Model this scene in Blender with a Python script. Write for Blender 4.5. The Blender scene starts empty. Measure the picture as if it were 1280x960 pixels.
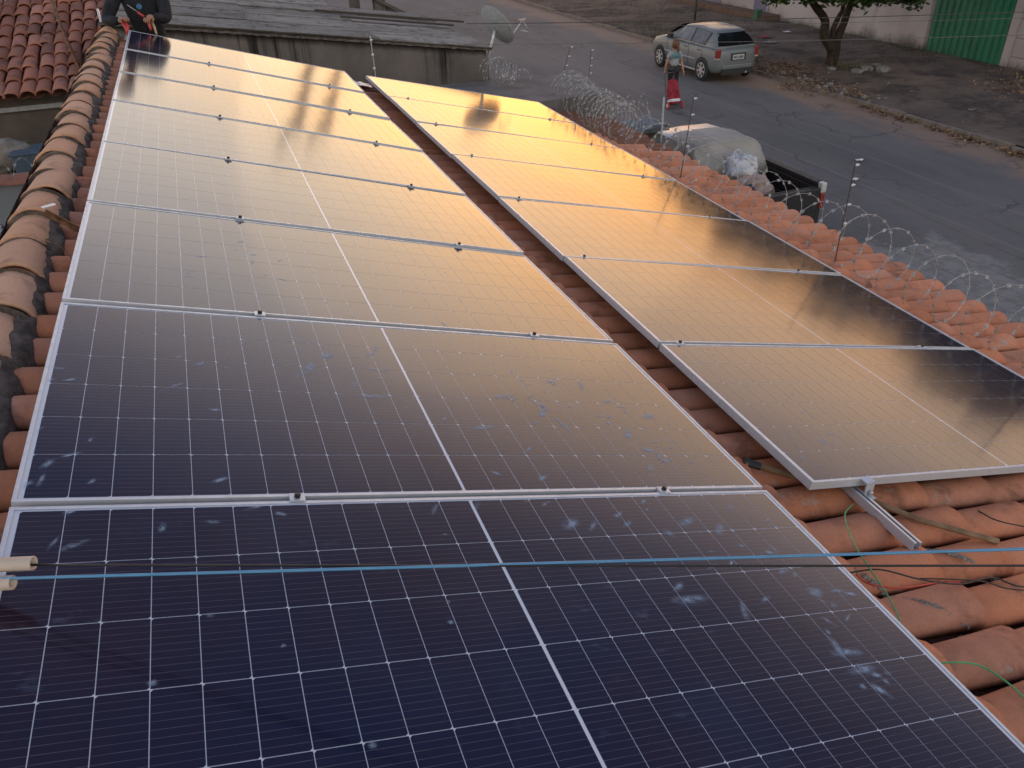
import bpy, bmesh, math, random
from mathutils import Vector, Matrix, noise
R=math.radians
random.seed(7)
scene=bpy.context.scene
COL=scene.collection
# ---------------------------------------------------------------- camera
CAM=Vector((0.6305176619379378, -1.7120430563426423, 1.1884498951387228))
RX,RY,RZ=[Vector(r) for r in [[0.9350189011613022, -0.35353908332559314, -0.027381947199032586], [-0.21194637502417796, -0.4952925152080412, -0.8424749601578687], [0.2842857516394759, 0.7935335159526605, -0.5380391904634705]]]
FPX=981.0294193121803
cd=bpy.data.cameras.new('camera'); cam=bpy.data.objects.new('camera',cd); COL.objects.link(cam)
cd.sensor_fit='HORIZONTAL'; cd.sensor_width=36; cd.lens=FPX/1280*36; cd.clip_start=.05; cd.clip_end=5000
m=Matrix((RX,-RY,-RZ)).transposed().to_4x4(); m.translation=CAM; cam.matrix_world=m
scene.camera=cam
# ---------------------------------------------------------------- world: dusk sky
SUN_EL,SUN_AZ=3.5,24
w=bpy.data.worlds.new('World'); scene.world=w; w.use_nodes=True
nt=w.node_tree; nt.nodes.clear(); NN=nt.nodes.new; LK=nt.links.new
def wm(op,a,b=None,cl=False):
    n=NN('ShaderNodeMath'); n.operation=op; n.use_clamp=cl
    for i,v in enumerate((a,b)):
        if v is None: continue
        if isinstance(v,(int,float)): n.inputs[i].default_value=v
        else: LK(v,n.inputs[i])
    return n.outputs[0]
tc=NN('ShaderNodeTexCoord'); sx=NN('ShaderNodeSeparateXYZ'); LK(tc.outputs['Generated'],sx.inputs[0])
hz=wm('SQRT',wm('ADD',wm('MULTIPLY',sx.outputs[0],sx.outputs[0]),wm('MULTIPLY',sx.outputs[1],sx.outputs[1])))
def towards(az):
    d=wm('ADD',wm('MULTIPLY',sx.outputs[0],math.sin(R(az))),wm('MULTIPLY',sx.outputs[1],math.cos(R(az))))
    return wm('DIVIDE',d,wm('MAXIMUM',hz,.001))
def smooth(v,a,b):
    n=NN('ShaderNodeMapRange'); n.interpolation_type='SMOOTHSTEP'; LK(v,n.inputs[0]); n.inputs[1].default_value=a; n.inputs[2].default_value=b; return n.outputs[0]
wn=NN('ShaderNodeTexNoise'); wmap=NN('ShaderNodeMapping'); LK(tc.outputs['Generated'],wmap.inputs[0]); wmap.inputs['Scale'].default_value=(1.5,1.5,7); LK(wmap.outputs[0],wn.inputs[0]); wn.inputs['Scale'].default_value=2.2; wn.inputs['Detail'].default_value=4
zz=wm('ADD',sx.outputs[2],wm('MULTIPLY',wm('SUBTRACT',wn.outputs[0],.5),.06))
bank=wm('MULTIPLY',zz,wm('MINIMUM',wm('ADD',1,wm('MULTIPLY',wm('SUBTRACT',1,towards(15)),2.0)),1.9))
def ramp(stops,v=None):
    r=NN('ShaderNodeValToRGB'); LK(v or bank,r.inputs[0]); e=r.color_ramp.elements
    while len(e)<len(stops): e.new(.5)
    for i,(p,c) in enumerate(stops): e[i].position=p; e[i].color=(c[0]/3.5,c[1]/3.5,c[2]/3.5,1)
    return r.outputs[0]
TOP=[(.60,(.20,.22,.36)),(.78,(.14,.18,.36)),(1,(.13,.18,.36))]
warm=ramp([(0,(1.7,.46,.04)),(.05,(2.15,.74,.15)),(.12,(2.4,1.02,.34)),(.21,(2.45,1.55,.92)),(.31,(2.1,1.48,1.05)),(.39,(1.45,1.10,.98)),(.45,(.85,.68,.70)),(.52,(.38,.35,.44))]+TOP)
cool=ramp([(0,(1.6,.72,.20)),(.06,(2.05,1.08,.48)),(.12,(1.85,1.30,.82)),(.20,(1.75,1.50,1.28)),(.31,(1.75,1.58,1.48)),(.38,(1.45,1.30,1.30)),(.45,(.92,.82,.90)),(.53,(.40,.39,.54))]+TOP)
back=ramp([(0,(1.45,1.28,1.10)),(.12,(1.45,1.30,1.15)),(.35,(1.35,1.25,1.15)),(.55,(.90,.88,.90)),(.75,(.36,.40,.52)),(1,(.13,.18,.36))],zz)
def wmix(f,a,b):
    n=NN('ShaderNodeMix'); n.data_type='RGBA'; LK(f,n.inputs[0]); LK(a,n.inputs[6]); LK(b,n.inputs[7]); return n.outputs[2]
front=wmix(smooth(towards(55),.76,.97),cool,warm)
allc=wmix(smooth(towards(28),-.35,.55),back,front)
bg1=NN('ShaderNodeBackground'); LK(allc,bg1.inputs[0]); bg1.inputs[1].default_value=3.5
sky=NN('ShaderNodeTexSky'); sky.sky_type='NISHITA'; sky.sun_disc=False; sky.sun_elevation=R(SUN_EL); sky.sun_rotation=R(SUN_AZ)
bg2=NN('ShaderNodeBackground'); LK(sky.outputs[0],bg2.inputs[0]); bg2.inputs[1].default_value=.05
ad=NN('ShaderNodeAddShader'); LK(bg1.outputs[0],ad.inputs[0]); LK(bg2.outputs[0],ad.inputs[1])
wo=NN('ShaderNodeOutputWorld'); LK(ad.outputs[0],wo.inputs[0])
ld=bpy.data.lights.new('sun','SUN'); ld.energy=.12; ld.angle=R(34); ld.color=(1,.66,.34)
sun=bpy.data.objects.new('sun',ld); COL.objects.link(sun)
sd=Vector((math.sin(R(SUN_AZ))*math.cos(R(SUN_EL)),math.cos(R(SUN_AZ))*math.cos(R(SUN_EL)),math.sin(R(SUN_EL))))
sun.rotation_euler=sd.to_track_quat('Z','Y').to_euler()
vs=scene.view_settings; vs.view_transform='Standard'; vs.look='None'; vs.exposure=0; vs.gamma=1
scene.render.engine='CYCLES'; scene.cycles.max_bounces=6; scene.cycles.caustics_reflective=False; scene.cycles.caustics_refractive=False
scene.render.resolution_x=1024; scene.render.resolution_y=768

# ---------------------------------------------------------------- helpers
def link(o,parent=None):
    COL.objects.link(o)
    if parent is not None: o.parent=parent
    return o
def tag(o,label=None,cat=None,group=None,kind=None):
    if label: o['label']=label
    if cat: o['category']=cat
    if group: o['group']=group
    if kind: o['kind']=kind
    return o
def empty(name,loc,label,cat,group=None,rz=0):
    o=bpy.data.objects.new(name,None); link(o); o.location=loc; o.rotation_euler=(0,0,rz); o.empty_display_size=.1
    return tag(o,label,cat,group)
class MB:
    def __init__(s): s.v=[]; s.f=[]; s.m=[]
    def add(s,vs,fs,mi=0):
        b=len(s.v); s.v+= [tuple(v) for v in vs]; s.f+=[tuple(b+i for i in f) for f in fs]; s.m+=[mi]*len(fs); return s
    def box(s,a,b,mi=0,M=None):
        x0,y0,z0=a; x1,y1,z1=b
        v=[Vector(p) for p in ((x0,y0,z0),(x1,y0,z0),(x1,y1,z0),(x0,y1,z0),(x0,y0,z1),(x1,y0,z1),(x1,y1,z1),(x0,y1,z1))]
        if M: v=[M@p for p in v]
        return s.add(v,[(0,3,2,1),(4,5,6,7),(0,1,5,4),(1,2,6,5),(2,3,7,6),(3,0,4,7)],mi)
    def tube(s,pts,r,n=8,mi=0,cap=True):
        pts=[Vector(p) for p in pts]; rs=r if isinstance(r,(list,tuple)) else [r]*len(pts)
        up=Vector((0,0,1)); rings=[]
        t0=(pts[1]-pts[0]).normalized(); 
        a=t0.cross(up); a=a if a.length>.05 else t0.cross(Vector((1,0,0))); a.normalize()
        for i,p in enumerate(pts):
            t=(pts[min(i+1,len(pts)-1)]-pts[max(i-1,0)]).normalized()
            a=(a-t*a.dot(t)); a=a.normalized() if a.length>1e-6 else t.orthogonal().normalized(); b=t.cross(a)
            rings.append([p+(a*math.cos(2*math.pi*k/n)+b*math.sin(2*math.pi*k/n))*rs[i] for k in range(n)])
        v=[q for r_ in rings for q in r_]; f=[]
        for i in range(len(pts)-1):
            for k in range(n): f.append((i*n+k,i*n+(k+1)%n,(i+1)*n+(k+1)%n,(i+1)*n+k))
        if cap: f.append(tuple(range(n))[::-1]); f.append(tuple((len(pts)-1)*n+k for k in range(n)))
        return s.add(v,f,mi)
    def lathe(s,prof,o=(0,0,0),axis='Z',n=16,mi=0):
        v=[];f=[]; o=Vector(o)
        for r,h in prof:
            for k in range(n):
                a=2*math.pi*k/n; c,d=r*math.cos(a),r*math.sin(a)
                v.append(o+Vector({'Z':(c,d,h),'X':(h,c,d),'Y':(d,h,c)}[axis]))
        for i in range(len(prof)-1):
            for k in range(n): f.append((i*n+k,i*n+(k+1)%n,(i+1)*n+(k+1)%n,(i+1)*n+k))
        f.append(tuple(range(n))[::-1]); f.append(tuple((len(prof)-1)*n+k for k in range(n)))
        return s.add(v,f,mi)
    def grid(s,fn,nu,nv,mi=0):
        v=[fn(i/nu,j/nv) for i in range(nu+1) for j in range(nv+1)]
        f=[(i*(nv+1)+j,(i+1)*(nv+1)+j,(i+1)*(nv+1)+j+1,i*(nv+1)+j+1) for i in range(nu) for j in range(nv)]
        return s.add(v,f,mi)
    def mesh(s,name,mats,smooth=False):
        me=bpy.data.meshes.new(name); me.from_pydata(s.v,[],s.f)
        for m_ in (mats if isinstance(mats,(list,tuple)) else [mats]): me.materials.append(m_)
        me.polygons.foreach_set('material_index',s.m)
        if smooth: me.polygons.foreach_set('use_smooth',[True]*len(s.f))
        me.update(); return me
    def build(s,name,mats,parent=None,smooth=False,bevel=0):
        o=bpy.data.objects.new(name,s.mesh(name,mats,smooth)); link(o,parent)
        if bevel:
            b=o.modifiers.new('bevel','BEVEL'); b.width=bevel; b.segments=2; b.limit_method='ANGLE'
        return o
def inst(name,me,parent,M=None,loc=None):
    o=bpy.data.objects.new(name,me); link(o,parent)
    if M is not None: o.matrix_local=M
    if loc is not None: o.location=loc
    return o
# ---------------------------------------------------------------- materials
class Mat:
    def __init__(s,name,base=(.5,.5,.5),rough=.6,metal=0,spec=.5,**kw):
        s.m=bpy.data.materials.new(name); s.m.use_nodes=True; s.t=s.m.node_tree; s.p=s.t.nodes['Principled BSDF']
        s.p.inputs['Base Color'].default_value=(*base,1); s.p.inputs['Roughness'].default_value=rough; s.p.inputs['Metallic'].default_value=metal
        s.p.inputs['Specular IOR Level'].default_value=spec
        for k,v in kw.items(): s.p.inputs[k.replace('_',' ')].default_value=v
    def n(s,t): return s.t.nodes.new(t)
    def l(s,a,b): s.t.links.new(a,b)
    def inp(s,sock,v):
        if isinstance(v,(int,float)): sock.default_value=v
        elif isinstance(v,tuple): sock.default_value=(*v,1) if len(v)==3 and sock.type=='RGBA' else v
        else: s.l(v,sock)
    def coord(s,kind='world',scale=(1,1,1)):
        if kind=='world': o=s.n('ShaderNodeNewGeometry').outputs['Position']
        elif kind=='object': o=s.n('ShaderNodeTexCoord').outputs['Object']
        mp=s.n('ShaderNodeMapping'); s.l(o,mp.inputs[0]); mp.inputs['Scale'].default_value=scale; return mp.outputs[0]
    def noise(s,co,scale,detail=4,rough=.55):
        n=s.n('ShaderNodeTexNoise'); s.l(co,n.inputs[0]); n.inputs['Scale'].default_value=scale; n.inputs['Detail'].default_value=detail; n.inputs['Roughness'].default_value=rough; return n.outputs[0]
    def math(s,op,a,b=0,cl=False):
        n=s.n('ShaderNodeMath'); n.operation=op; n.use_clamp=cl; s.inp(n.inputs[0],a); s.inp(n.inputs[1],b); return n.outputs[0]
    def step(s,v,a,b,lo=0,hi=1):
        n=s.n('ShaderNodeMapRange'); n.interpolation_type='SMOOTHSTEP'; s.l(v,n.inputs[0]); n.inputs[1].default_value=a; n.inputs[2].default_value=b; n.inputs[3].default_value=lo; n.inputs[4].default_value=hi; return n.outputs[0]
    def mix(s,f,a,b,mode='MIX'):
        n=s.n('ShaderNodeMix'); n.data_type='RGBA'; n.blend_type=mode; s.inp(n.inputs[0],f); s.inp(n.inputs[6],a); s.inp(n.inputs[7],b); return n.outputs[2]
    def color(s,c): s.l(c,s.p.inputs['Base Color']); return s
    def rough(s,c): s.l(c,s.p.inputs['Roughness']); return s
    def bump(s,h,strength=.5,dist=.01):
        b=s.n('ShaderNodeBump'); s.l(h,b.inputs['Height']); b.inputs['Strength'].default_value=strength; b.inputs['Distance'].default_value=dist; s.l(b.outputs[0],s.p.inputs['Normal']); return b.outputs[0]
def clay(name,c1,c2,stain=(.05,.03,.025),amount=.5,var=.35,lichen=False):
    M=Mat(name,c1,.82,spec=.25); co=M.coord()
    oi=M.n('ShaderNodeObjectInfo').outputs['Random']
    a=M.mix(M.noise(co,3,5),c1,c2)
    a=M.mix(1.0,a,M.n('ShaderNodeCombineXYZ').outputs[0]) if False else a
    hv=M.n('ShaderNodeHueSaturation'); M.l(a,hv.inputs['Color']); M.l(M.math('ADD',M.math('MULTIPLY',oi,var),1-var/2),hv.inputs['Value'])
    M.l(M.math('ADD',M.math('MULTIPLY',M.math('FRACT',M.math('MULTIPLY',oi,7.3)),.12),.82),hv.inputs['Saturation'])
    st=M.step(M.noise(co,6,6,.65),.52,.72)
    c=M.mix(M.math('MULTIPLY',st,amount),hv.outputs[0],stain)
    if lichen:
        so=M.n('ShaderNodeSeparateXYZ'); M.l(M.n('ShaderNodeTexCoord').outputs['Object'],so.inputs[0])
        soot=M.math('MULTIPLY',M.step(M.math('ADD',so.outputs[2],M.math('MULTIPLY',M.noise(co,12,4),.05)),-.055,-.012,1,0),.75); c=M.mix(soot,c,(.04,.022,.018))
    fine=M.noise(co,90,3)
    c=M.mix(M.math('MULTIPLY',M.step(fine,.35,.7),.22),c,tuple(x*.55 for x in c1))
    if lichen:
        li=M.math('MULTIPLY',M.step(M.noise(co,5.5,3),.6,.68),M.step(M.noise(co,60,2),.5,.6)); c=M.mix(M.math('MULTIPLY',M.step(M.noise(co,1.9,4,.7),.5,.7),.35),c,(.12,.055,.035)); c=M.mix(M.math('MULTIPLY',li,.45),c,(.36,.37,.33))
    M.color(c); M.bump(M.math('ADD',M.noise(co,25,4),M.math('MULTIPLY',fine,.3)),.35,.006); return M.m
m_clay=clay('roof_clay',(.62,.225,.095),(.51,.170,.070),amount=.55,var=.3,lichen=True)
m_ridge=clay('ridge_clay',(.64,.355,.205),(.52,.255,.135),(.17,.10,.065),.6,.2,False)
m_oldclay=clay('old_clay',(.36,.135,.08),(.25,.095,.06),(.03,.025,.025),.6,.7)
def rockish(name,c1,c2,scale=4,rough=.9,bs=.5,bd=.02):
    M=Mat(name,c1,rough,spec=.2); co=M.coord(); n1=M.noise(co,scale,6,.65)
    M.color(M.mix(M.step(n1,.3,.7),c1,c2)); M.bump(M.noise(co,scale*6,5),bs,bd); return M.m
m_mortar=rockish('old_mortar',(.17,.14,.12),(.06,.05,.043),14,.95,.8,.01)
def simple(name,c,rough=.5,metal=0,var=.25,scale=20,**k):
    M=Mat(name,c,rough,metal,**k); co=M.coord(); n1=M.noise(co,scale,4)
    M.color(M.mix(M.step(n1,.3,.75),c,tuple(x*(1-var) for x in c))); M.rough(M.step(n1,.2,.8,rough*.85,min(1,rough*1.2))); return M.m
m_alu=simple('aluminium_frame',(.66,.70,.75),.42,.4,.12,30)
m_rail=simple('rail_aluminium',(.62,.66,.72),.4,.5,.15,12)
m_bolt=simple('black_bolt',(.02,.02,.02),.4,.2)
m_steel=simple('galvanised_steel',(.62,.64,.66),.42,.6,.2,30)
m_rod=simple('rod_dark_steel',(.10,.085,.08),.6,.4)
m_rust=simple('rust',(.20,.10,.055),.85,0,.6,25)
m_wood=simple('weathered_wood',(.30,.19,.10),.75,0,.45,18)
m_black=simple('black_cable',(.018,.018,.02),.45)
m_blue=simple('blue_cable',(.10,.30,.50),.4,0,.15)
m_green=simple('green_wire',(.06,.36,.14),.4,0,.15)
m_redw=simple('red_wire',(.50,.04,.03),.4)
m_pvc=simple('beige_pvc',(.62,.52,.42),.5,0,.1)
m_white=simple('white_plastic',(.72,.73,.74),.4,0,.15)
# panel glass: the clear coat is the front glass of the laminate
def pv(name,cell):
    M=Mat(name,(.5,.5,.5),.55,0,spec=.0); P=M.p
    P.inputs['Coat Weight'].default_value=1; P.inputs['Coat IOR'].default_value=1.47
    co=M.coord(); 
    if cell:
        oc=M.n('ShaderNodeTexCoord').outputs['Object']; sp=M.n('ShaderNodeSeparateXYZ'); M.l(oc,sp.inputs[0])
        fr=M.math('FRACT',M.math('DIVIDE',sp.outputs[1],.0182)); ln=M.math('LESS_THAN',fr,.06)
        fr2=M.math('FRACT',M.math('DIVIDE',sp.outputs[0],.0015)); fing=M.math('LESS_THAN',fr2,.06)
        base=M.mix(M.step(M.noise(M.coord('world',(1,1,1)),1.3,3),.3,.7),(.006,.008,.034),(.017,.009,.022))
        base=M.mix(M.math('MULTIPLY',ln,M.math('MULTIPLY',M.noise(M.coord('world',(14,60,1)),1,2),.5)),base,(.34,.27,.32))
    else: base=(.62,.68,.76)
    film=M.step(M.noise(M.coord('world',(1,1,1)),2.3,4,.6),.45,.75,0,.028)
    spots=M.math('MULTIPLY',M.step(M.noise(M.coord('world',(1,1.6,1)),14,3),.62,.76),M.step(M.noise(co,1.7,2),.48,.66))
    dirt=M.math('ADD',film,M.math('MULTIPLY',spots,.13))
    c=M.mix(dirt,base,(.22,.32,.50)); M.color(c)
    M.l(M.math('ADD',M.math('MULTIPLY',M.noise(co,1.2,3),.05),.095),P.inputs['Coat Roughness'])
    b=M.n('ShaderNodeBump'); M.l(M.noise(co,2.0,1,.3),b.inputs['Height']); b.inputs['Strength'].default_value=.2; b.inputs['Distance'].default_value=.006; M.l(b.outputs[0],P.inputs['Coat Normal'])
    return M.m
m_cell=pv('solar_cell',True); m_sheet=pv('white_backsheet',False)
# ---------------------------------------------------------------- roof frame
S=R(16.5); U=Vector((math.cos(S),0,-math.sin(S))); V=Vector((0,1,0)); N=Vector((math.sin(S),0,math.cos(S)))
PW,PL,PIT=1.134,2.279,1.154
GZ=-3.8      # street level
def rp(u,v,w=0): return U*u+V*v+N*w
# ================================================================ SETTING: ground
M=Mat('dirt_ground',(.2,.14,.1),.95,spec=.1); co=M.coord()
c=M.mix(M.step(M.noise(co,.35,5,.6),.35,.65),(.105,.080,.066),(.17,.125,.095)); c=M.mix(M.step(M.noise(co,2.2,6,.7),.5,.75),c,(.06,.047,.04)); c=M.mix(M.math('MULTIPLY',M.step(M.noise(co,14,4,.6),.6,.75),.6),c,(.27,.21,.16))
M.color(c); M.bump(M.noise(co,5,6,.7),.8,.06); m_dirt=M.m
g=MB().grid(lambda a,b:(-900+a*1800,-600+b*2600,GZ-.02),8,8).build('ground',m_dirt); tag(g,kind='structure')
KX=16.0
def wob(y,s=1.,a=.1): return a*(noise.noise(Vector((y*s,3.1,0)))+.5*noise.noise(Vector((y*s*3,7.7,0))))
# far verge: raised dirt pavement behind the kerb
M=Mat('verge_dirt',(.2,.14,.1),.95,spec=.1); co=M.coord()
c=M.mix(M.step(M.noise(co,.5,5,.65),.35,.65),(.125,.100,.085),(.18,.138,.11)); c=M.mix(M.math('MULTIPLY',M.step(M.noise(co,.9,6,.7),.45,.62),.8),c,(.062,.050,.046)); c=M.mix(M.math('MULTIPLY',M.step(M.noise(co,9,5,.7),.58,.72),.55),c,(.22,.17,.13))
M.color(c); M.bump(M.noise(co,4,6,.7),.9,.08); m_verge=M.m
def vz(x,y): return GZ+.11+.10*max(0,noise.noise(Vector((x*.5,y*.5,1))))*min(1,max(0,(x-16.4)))+.03*noise.noise(Vector((x*2,y*2,5)))*min(1,(x-16.15)*2)
o=MB().grid(lambda a,b:(16.14+a*6.4,-6+b*44,vz(16.14+a*6.4,-6+b*44)),26,150).build('pavement',m_verge,smooth=True); tag(o,kind='structure')
# road
M=Mat('asphalt',(.08,.08,.085),.85,spec=.3); co=M.coord()
c=M.mix(M.step(M.noise(M.coord('world',(1,.25,1)),.6,5,.6),.3,.7),(.115,.112,.113),(.165,.156,.152))
c=M.mix(M.math('MULTIPLY',M.step(M.noise(co,3,6,.75),.5,.8),.5),c,(.058,.056,.058))
sp=M.n('ShaderNodeSeparateXYZ'); M.l(M.coord(),sp.inputs[0])
edge=M.math('ADD',sp.outputs[0],M.math('MULTIPLY',M.math('SUBTRACT',M.noise(M.coord('world',(1,.5,1)),.9,6,.7),.5),2.6))
c=M.mix(M.math('MULTIPLY',M.step(edge,14.5,15.4),.85),c,(.27,.185,.135))
for xx in (12.0,13.3):    # worn pale wheel lines along the road
    d=M.math('ABSOLUTE',M.math('SUBTRACT',M.math('ADD',sp.outputs[0],M.math('MULTIPLY',M.noise(M.coord('world',(0,.2,0)),1,2),.3)),xx))
    c=M.mix(M.math('MULTIPLY',M.math('SUBTRACT',1,M.step(d,.01,.06)),.3),c,(.24,.22,.21))
vo=M.n('ShaderNodeTexVoronoi'); vo.feature='DISTANCE_TO_EDGE'; vo.inputs['Scale'].default_value=.55
vm=M.n('ShaderNodeVectorMath'); vm.operation='ADD'; M.l(co,vm.inputs[0]); nn_=M.n('ShaderNodeTexNoise'); nn_.inputs['Scale'].default_value=1.5; nn_.inputs['Detail'].default_value=5; M.l(co,nn_.inputs[0]); M.l(nn_.outputs['Color'],vm.inputs[1]); M.l(vm.outputs[0],vo.inputs['Vector'])
crk=M.math('MULTIPLY',M.math('SUBTRACT',1,M.step(vo.outputs['Distance'],.004,.022)),M.step(M.noise(co,.35,3),.48,.6)); c=M.mix(M.math('MULTIPLY',crk,.6),c,(.035,.034,.034))
c=M.mix(M.math('MULTIPLY',M.step(M.noise(M.coord('world',(2.5,.12,1)),1,4,.6),.55,.75),.35),c,(.17,.16,.15))
nz=M.math('MULTIPLY',M.math('SUBTRACT',M.noise(co,.8,8,.72),.5),3.4)
pa=M.math('MULTIPLY',M.math('SUBTRACT',1,M.step(M.math('ADD',sp.outputs[0],nz),11.0,11.25)),M.math('SUBTRACT',1,M.step(M.math('ADD',sp.outputs[1],nz),7.0,7.25)))
c=M.mix(M.math('MULTIPLY',pa,.9),c,M.mix(M.step(M.noise(co,5,6,.7),.35,.7),(.27,.26,.245),(.17,.165,.16)))
M.color(c); M.bump(M.noise(co,60,4,.7),.5,.01); m_road=M.m
o=MB().grid(lambda a,b:(6.9+a*9.12,-12+b*112,GZ+.004),6,60).build('road',m_road); tag(o,kind='structure')
# side street running off behind the kerb, far
m_side=rockish('side_street_asphalt',(.13,.115,.105),(.17,.14,.12),.8)
o=MB().add([(16.2,34.5,GZ+.02),(60,60,GZ+.02),(60,72,GZ+.02),(16.2,42.5,GZ+.02)],[(0,1,2,3)]).build('side_road',m_side); tag(o,kind='structure')
# kerb stones, each apart where near
m_kerb=rockish('kerb_concrete',(.25,.215,.18),(.15,.12,.10),6)
kerb=empty('kerb',(KX,10,GZ),'low worn concrete kerb edging the far side of the street','kerb'); kerb['kind']='structure'; del kerb['category']
km=[MB().box((0,.015,-.05),(.14+.0*i,.985,.125-.01*i)).mesh('kerb_stone',m_kerb) for i in range(3)]
for i in range(36):
    y=-2+i; 
    if 14.3<y<15: continue
    inst('kerb_stone',km[i%3],kerb,Matrix.Translation((random.uniform(-.015,.015),y-10,random.uniform(-.02,.0)))@Matrix.Rotation(R(random.uniform(-.8,.8)),4,'Z'))
tag(MB().box((0,24,-.05),(.14,60,.11)).build('kerb_stone',m_kerb,kerb),kind='stuff')
# ================================================================ OUR HOUSE
house=empty('tiled_house',(2.5,4,GZ),'low house under the solar panels with orange clay tile roof and curved ridge caps','house')
HI=Matrix.Translation((-2.5,-4,-GZ))
m_plaster=rockish('plaster_wall',(.50,.47,.43),(.38,.35,.32),2)
def hpart(mb,name,mat,smooth=False,par=None):
    o=mb.build(name,mat,house if par is None else par,smooth); o.matrix_local=HI; return o
w_=MB(); w_.box((-.42,-2.2,GZ),(-.2,8.5,-.20)); w_.box((5.15,-2.2,GZ),(5.35,8.5,-1.72)); w_.box((-.2,8.3,GZ),(5.15,8.5,-1.72)); w_.box((-.2,-2.2,GZ),(5.15,-2.0,-1.72))
hpart(w_,'wall',m_plaster)
# tile surface profile: (X,Z) of the crown line
PR=[(-.12,-.085),(2.45,-.845),(3.4,-1.085),(5.82,-1.625)]
def prof(s):
    for (a,b),(c,d) in zip(PR,PR[1:]):
        L=math.hypot(c-a,d-b)
        if s<=L or (c,d)==PR[-1]: return Vector((a+(c-a)*s/L,0,b+(d-b)*s/L)),math.atan2(b-d,c-a)
        s-=L
LT=sum(math.hypot(c-a,d-b) for (a,b),(c,d) in zip(PR,PR[1:]))
EXP,PT,TL=.4,.2,.47
def cover(seed):
    rnd=random.Random(seed); mb=MB(); nl,na=5,9; th=.017
    def pt(i,j,inner):
        t=i/nl; a=math.pi*(j/na); r0=.080+.017*t-(th if inner else 0); rz=.058+.020*t-(th if inner else 0)
        x=t*TL; wv=.002*math.sin(t*5+seed)
        yy=-math.cos(a)*r0+wv; zz=math.sin(a)**.85*rz-.072
        return Vector((x,yy,zz+.0015*math.sin(3*a+seed)))
    vo=[pt(i,j,0) for i in range(nl+1) for j in range(na+1)]; vi=[pt(i,j,1) for i in range(nl+1) for j in range(na+1)]
    n=len(vo); f=[]; q=na+1
    for i in range(nl):
        for j in range(na): a=i*q+j; f.append((a,a+q,a+q+1,a+1))
    for j in range(na):
        a=nl*q+j; f.append((a,a+n,a+n+1,a+1)); a=j; f.append((a,a+1,a+n+1,a+n))
    for i in (nl-1,):
        for j in range(na): a=i*q+j+n; f.append((a,a+1,a+q+1,a+q))
    for i in range(nl):
        a=i*q; f.append((a,a+n,a+n+q,a+q)); a=i*q+na; f.append((a,a+q,a+n+q,a+n))
    mb.add(vo+vi,f); return mb
tmesh=[cover(s).mesh('tile',m_clay,True) for s in range(4)]
ncol=int((8.5+1.9)/PT); ncrs=int(LT/EXP)+1
tiles=[]
offs=LT-ncrs*EXP
for j in range(ncol):
    v=-1.86+.06+j*PT+PT/2
    for i in range(ncrs):
        s=offs+i*EXP   # upper end of the tile's exposure; the lowest course ends at the eave
        p,ang=prof(max(.0,s+.2)); p0,_=prof(max(0,s)); 
        p0=p0 if s>0 else PR0 if False else p0
        tilt=ang-R(2.9)
        Mx=Matrix.Translation((p0.x-.07*math.cos(ang)+random.uniform(-.008,.008),v+random.uniform(-.006,.006),p0.z-.014+.07*math.sin(ang)+random.uniform(-.003,.003)))@Matrix.Rotation(tilt+R(random.uniform(-.6,.6)),4,'Y')@Matrix.Rotation(R(random.uniform(-1.3,1.3)),4,'Z')
        cx=p.x; u=cx/math.cos(S)
        under=(.12<u<2.12 and v<8.1) or (2.75<u<4.75 and .25<v<8.1)
        dist=(Vector((cx,v,p.z))-CAM).length
        back=v<-1.1 
        tiles.append((under or back,dist,Mx,random.randrange(4)))
tiles.sort(key=lambda t:(t[0],t[1]))
vis=[t for t in tiles if not t[0]]
print('visible tiles',len(vis),'all',len(tiles))
for t in tiles[:300]:
    inst('tile',tmesh[t[3]],house,HI@t[2])
rest=MB()
for t in tiles[300:]:
    me=tmesh[t[3]]; rest.add([t[2]@v.co for v in me.vertices],[tuple(p.vertices) for p in me.polygons])
tag(hpart(rest,'tile',m_clay,True),'orange clay cover tiles beyond and under the panels',kind='stuff')
# channel tiles under the covers
ch=MB()
for j in range(ncol+1):
    v=-1.86+.06+j*PT
    for i in range(ncrs):
        s0=max(0,offs+i*EXP-.05); s1=offs+(i+1)*EXP
        a,an=prof(s0); b,_=prof(s1)
        ch.grid(lambda x,y:(a.x+(b.x-a.x)*x, v+(y-.5)*.17, a.z+(b.z-a.z)*x-.085-.035*math.sin(y*math.pi)+(.012*(x))+.0),1,6)
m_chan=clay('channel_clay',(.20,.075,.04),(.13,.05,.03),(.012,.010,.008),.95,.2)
tag(hpart(ch,'channel_tile',m_chan,True),kind='stuff')
# mortar crumbs fallen along some joints near the viewer
cr_=MB(); rc_=random.Random(9)
for cu,cv,n_,s_ in ((2.62,-.50,60,.05),(3.02,-.33,40,.05),(2.75,-.68,50,.05),(3.3,-.55,40,.06),(2.95,-.28,25,.05),(2.5,-.36,30,.04),(3.55,-.42,30,.05)):
    for _ in range(n_*4):
        t_=rc_.gauss(0,1); x=cu*math.cos(S)+t_*s_*.8; y=cv-t_*.035+rc_.gauss(0,.007); q=.0015+.0035*rc_.random()**2; p,_a=prof((x+.12)*1.045); z=p.z-.012-.035*min(1,abs(((y+1.86)%PT)/PT-.5)*2*1.0)*0-.004
        k=((y+1.86-.06)/PT)%1; z=p.z-.0-.058*(1-math.sin(math.pi*min(1,max(0,k)))**.7)+.002
        cr_.add([(x-q,y-q*.7,z-.006),(x+q,y-q,z-.006),(x+q*.8,y+q,z-.006),(x-q,y+q*.8,z-.006),(x,y,z+q)],[(0,1,4),(1,2,4),(2,3,4),(3,0,4)])
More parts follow.
